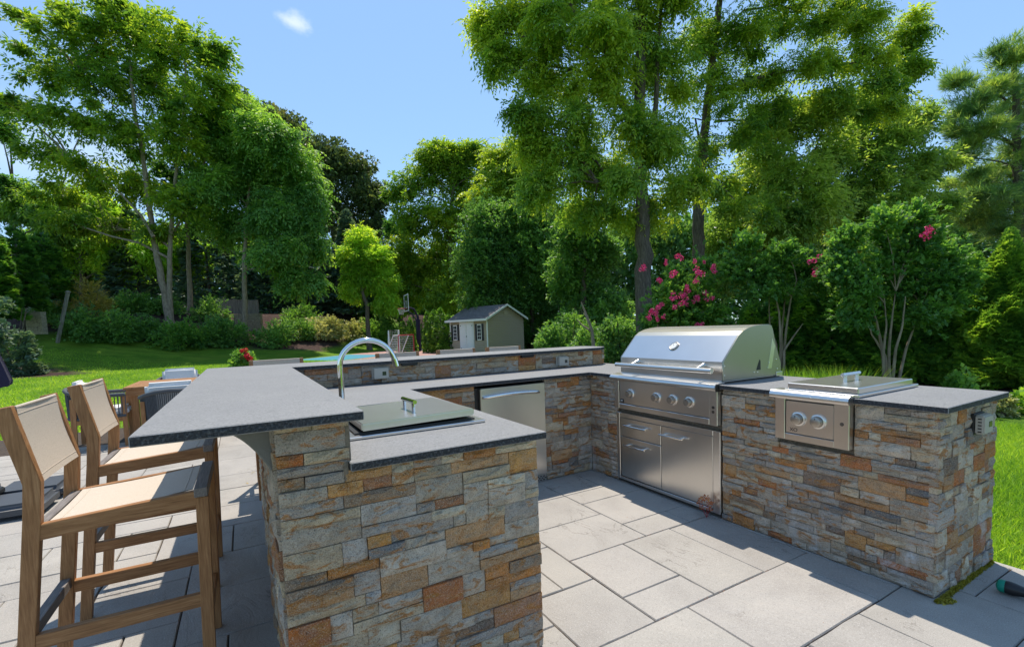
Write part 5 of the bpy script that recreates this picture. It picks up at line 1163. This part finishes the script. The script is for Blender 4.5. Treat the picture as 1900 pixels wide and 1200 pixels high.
for lb, px, D_, py in names_: shrub('bank_shrub', lb, SG, px, D_, py, random.uniform(34, 44), random.uniform(22, 30), 1100, .34, random.choice(['lf_ivy', 'lf_green', 'lf_ivy']), 'simple', shade0=random.uniform(.4, .65))
for lb, px, D_, py, rx in (('dark shrub right of the shed behind the bar end', 1025, 19, 615, 40), ('dark shrub left of the grill hood', 1090, 17, 620, 44), ('dark shrub below the walnut trunk', 1150, 16, 600, 42), ('dark shrub behind the grill hood', 1230, 13, 610, 50), ('dark green shrub right of the grill hood', 1350, 12.5, 600, 46), ('dark shrub between walnut and shed', 1060, 20, 570, 40)):
    shrub('dark_shrub', lb, 'dark shrubs behind the grill', px, D_, py, rx, 34, 1500, .26, 'lf_ivy', 'simple', shade0=random.uniform(.35, .55))
shrub('variegated_shrub', 'small pale variegated shrub in the mulch right of the base', 'small plants in the right bed', 1860, 6.4, 758, 18, 16, 320, .10, 'lf_pale', 'simple', shade0=.35)
shrub('leafy_perennial', 'small bright leafy plant at the right edge of the bed', 'small plants in the right bed', 1895, 6.6, 752, 14, 14, 160, .16, 'lf_lime', 'dense', shade0=.35)
shrub('leafy_perennial', 'blue green seedling above the right counter corner', 'small plants in the right bed', 1790, 7.2, 700, 20, 22, 260, .15, 'lf_green', 'dense', shade0=.7)
# dead branch
db = thing('dead_branch', at(1095, 640, 14)[:], 'pale dead broken branch against the dark ivy', 'branch')
b = MB(); b.tube([at(1102, 650, 15), at(1098, 612, 15), at(1088, 585, 15), at(1078, 560, 15)], [.06, .05, .04, .015], 7); b.tube([at(1098, 615, 15), at(1080, 603, 15), at(1070, 592, 15)], [.035, .025, .01], 6); b.tube([at(1090, 590, 15), at(1082, 580, 15.1)], [.02, .01], 5); b.build('limb', 'bark_pale', db, smooth=60)
# far wood closing every gap
def wood():
    n = 15000; l = rng.uniform(-78, 78, n); d = 62+6*rng.random(n)+.0022*l*l
    prof = np.interp(l, [-78, -50, -30, -18, -12, -5, 5, 20, 45, 78], [15, 15, 13, 11, 9, 11, 12, 14, 16, 17])*(1+.10*np.sin(l*.9)+.08*np.sin(l*2.3))
    z = rng.random(n)**.8*prof+1.0
    pos = np.stack([CAMR.x*l+CAMH.x*d, CAMR.y*l+CAMH.y*d, z], 1); dirs = rng.normal(0, 1, (n, 3))
    sh = .35+.2*np.sin(l*.7+z*.8)
    o = sprays('far_wood', pos, dirs, 1.7, 'dense', 'lf_ivy', None, shade=sh, kind='stuff', label='dark belt of woodland beyond the garden')
wood()
# red geranium in a pot
gp = at(455, 676, 9.0); gx, gy = gp.x, gp.y
ge = thing('geranium_planter', (gx, gy, 0), 'tall dark urn of red geraniums just beyond the bar corner', 'planter')
b = MB(); b.lathe([(.17, 0), (.15, .05), (.09, .12), (.08, .25), (.17, .45), (.21, .62), (.235, .68), (.22, .69), (.19, .66)], (gx, gy, 0), n=24); b.build('urn', 'terracotta', ge, smooth=60)
n = 420; e = rng.normal(0, 1, (n, 3)); e /= np.linalg.norm(e, axis=1, keepdims=True); pos = np.array([gx-.02, gy, .86])+e*np.array([.17, .17, .20])*rng.random((n, 1))**.4
sprays('foliage', pos, e, .11, 'dense', 'lf_green', ge, shade=np.full(n, .5))
for px, py, r_ in ((449, 652, .055), (457, 659, .075), (463, 664, .07), (456, 650, .05), (448, 661, .05)):
    b = MB(); c0 = at(px, py, 8.85)
    for _ in range(3): blossom(c0+Vector((random.gauss(0, 1), random.gauss(0, 1), random.gauss(0, 1)))*.014, r_*.8, 22, b)
    b.build('bloom', 'red', ge, smooth=0)

# ================================================================ grass
def blades(name, label, pts, h, w, lean=.5, mt='grass', tuft=1, parent=None, sh=.42):
    n = len(pts); th = rng.random(n)*6.283; hh = h*rng.uniform(.5, 1.25, n); ww = w*rng.uniform(.6, 1.2, n)
    lx = rng.normal(0, lean, n)*hh; ly = rng.normal(0, lean, n)*hh; V_ = np.zeros((n, 3, 3), 'f')
    V_[:, 0] = pts+np.stack([ww*np.cos(th), ww*np.sin(th), np.zeros(n)], 1); V_[:, 1] = pts-np.stack([ww*np.cos(th), ww*np.sin(th), np.zeros(n)], 1); V_[:, 2] = pts+np.stack([lx, ly, hh], 1)
    me = bpy.data.meshes.new(name); me.vertices.add(n*3); me.vertices.foreach_set('co', V_.ravel()); me.loops.add(n*3); me.loops.foreach_set('vertex_index', np.arange(n*3, dtype='i')); me.polygons.add(n)
    me.polygons.foreach_set('loop_start', np.arange(0, n*3, 3, dtype='i')); me.polygons.foreach_set('loop_total', np.full(n, 3, 'i')); me.update(calc_edges=True)
    a = me.attributes.new('rnd', 'FLOAT', 'POINT'); a.data.foreach_set('value', np.repeat(np.clip(sh+.16*np.sin(pts[:, 0]*1.9+1.3*np.sin(pts[:, 1]*1.1))+rng.normal(0, .16, n), 0, 1), 3).astype('f')); me.materials.append(M[mt])
    o = bpy.data.objects.new(name, me); COL.objects.link(o); return tag(o, label, kind='stuff')
def scatter(n, x0, x1, y0, y1, keep):
    P_ = np.stack([rng.uniform(x0, x1, n), rng.uniform(y0, y1, n)], 1); k = np.array([keep(x, y) for x, y in P_]); P_ = P_[k]
    return np.concatenate([P_, np.array([[gz(x, y)] for x, y in P_])], 1).reshape(-1, 3)
inp = lambda x, y: -4.6 < x < 3.50 and -1.5 < y < 9.6
p = scatter(170000, 3.5, 8.2, -.5, 4.5, lambda x, y: not bedmask(x, y) and x > 3.5); blades('grass', 'short sunlit grass right of the grill base', p, .055, .0042)
def keepL(x, y):
    l, d = ld(x, y)
    return d > 4 and d < 26 and l < -.18*d-1.2 and l > -1.12*d-2 and not bedmask(x, y) and not inp(x, y) and rng.random() < min(1, (11/d)**1.2)
p = scatter(420000, -26, 8, 4, 34, keepL); blades('grass', 'short lawn grass on the left and behind the dining set', p, .075, .011, .6)
def clumpgrass():
    q = []
    for k in range(38):
        c = G(1425+(1590-1425)*k/37, 6.9+random.uniform(-.25, .25)); q.append(np.array(c[:])+np.concatenate([rng.normal(0, .07, (70, 2)), np.zeros((70, 1))], 1))
    return np.concatenate(q)
blades('border_grass', 'strappy green border grass behind the grill', clumpgrass(), .60, .010, .35, sh=.35)
# small bits on the paving
b = MB(); c0 = Vector((2.72, 2.17, 0))
rw = thing('reddish_weed', c0[:], 'small reddish weed growing at the foot of the grill cabinet', 'weed')
for k in range(5): a = k*1.3; b.tube([c0, c0+Vector((math.cos(a)*.02-.01, math.sin(a)*.03, .07)), c0+Vector((math.cos(a)*.035-.01, math.sin(a)*.05, .11+.02*(k % 2)))], [.0018, .0014, .0008], 4)
b.build('stems', 'redpaint', rw)
n = 40; e = rng.normal(0, 1, (n, 3)); e /= np.linalg.norm(e, axis=1, keepdims=True); sprays('leaves', np.array([2.712, 2.17, .10])+e*np.array([.02, .035, .035]), e, .026, 'dense', 'litter', rw, shade=np.full(n, .3))
q = []
for x0_, y0_, dx, dy, n in ((2.18, 2.20, .55, 0, 55), (2.2, 2.2, .15, .5, 20), (1.56, 1.52, 1.2, 0, 60), (1.57, 1.75, 0, 1.2, 25), (1.56, 2.19, .6, 0, 25), (2.0, 1.1, .7, 0, 20)):
    t_ = rng.random(n); q.append(np.stack([x0_+dx*t_+rng.normal(0, .006, n), y0_+dy*t_+rng.normal(0, .006, n), np.full(n, -.002)], 1))
q = np.concatenate(q); e = rng.normal(0, 1, (len(q), 3)); e[:, 2] *= .25
sprays('leaf_litter', q, e, .014, 'sparse', 'litter', None, shade=np.full(len(q), .35), kind='stuff', label='brown leaf crumbs caught in the paving joints')
ly = [(4.35, 1.9), (4.7, 2.5), (4.1, 1.3), (5.2, 2.2), (3.95, 2.4), (5.6, 2.7)]
for i, (x, y) in enumerate([(-.06, 5.05), (.02, 4.9), (-.02, 5.35)]): ly.append((x, y))
q = np.array([[x, y, .004 if x < 3.4 else .0] for x, y in ly]); e = rng.normal(0, 1, (len(q), 3)); e[:, 2] = .1
sprays('fallen_leaves', q, e, .07, 'pinnate_s', 'lf_yellow', None, shade=np.full(len(q), .8), kind='stuff', label='a few yellow fallen leaves on grass and paving')
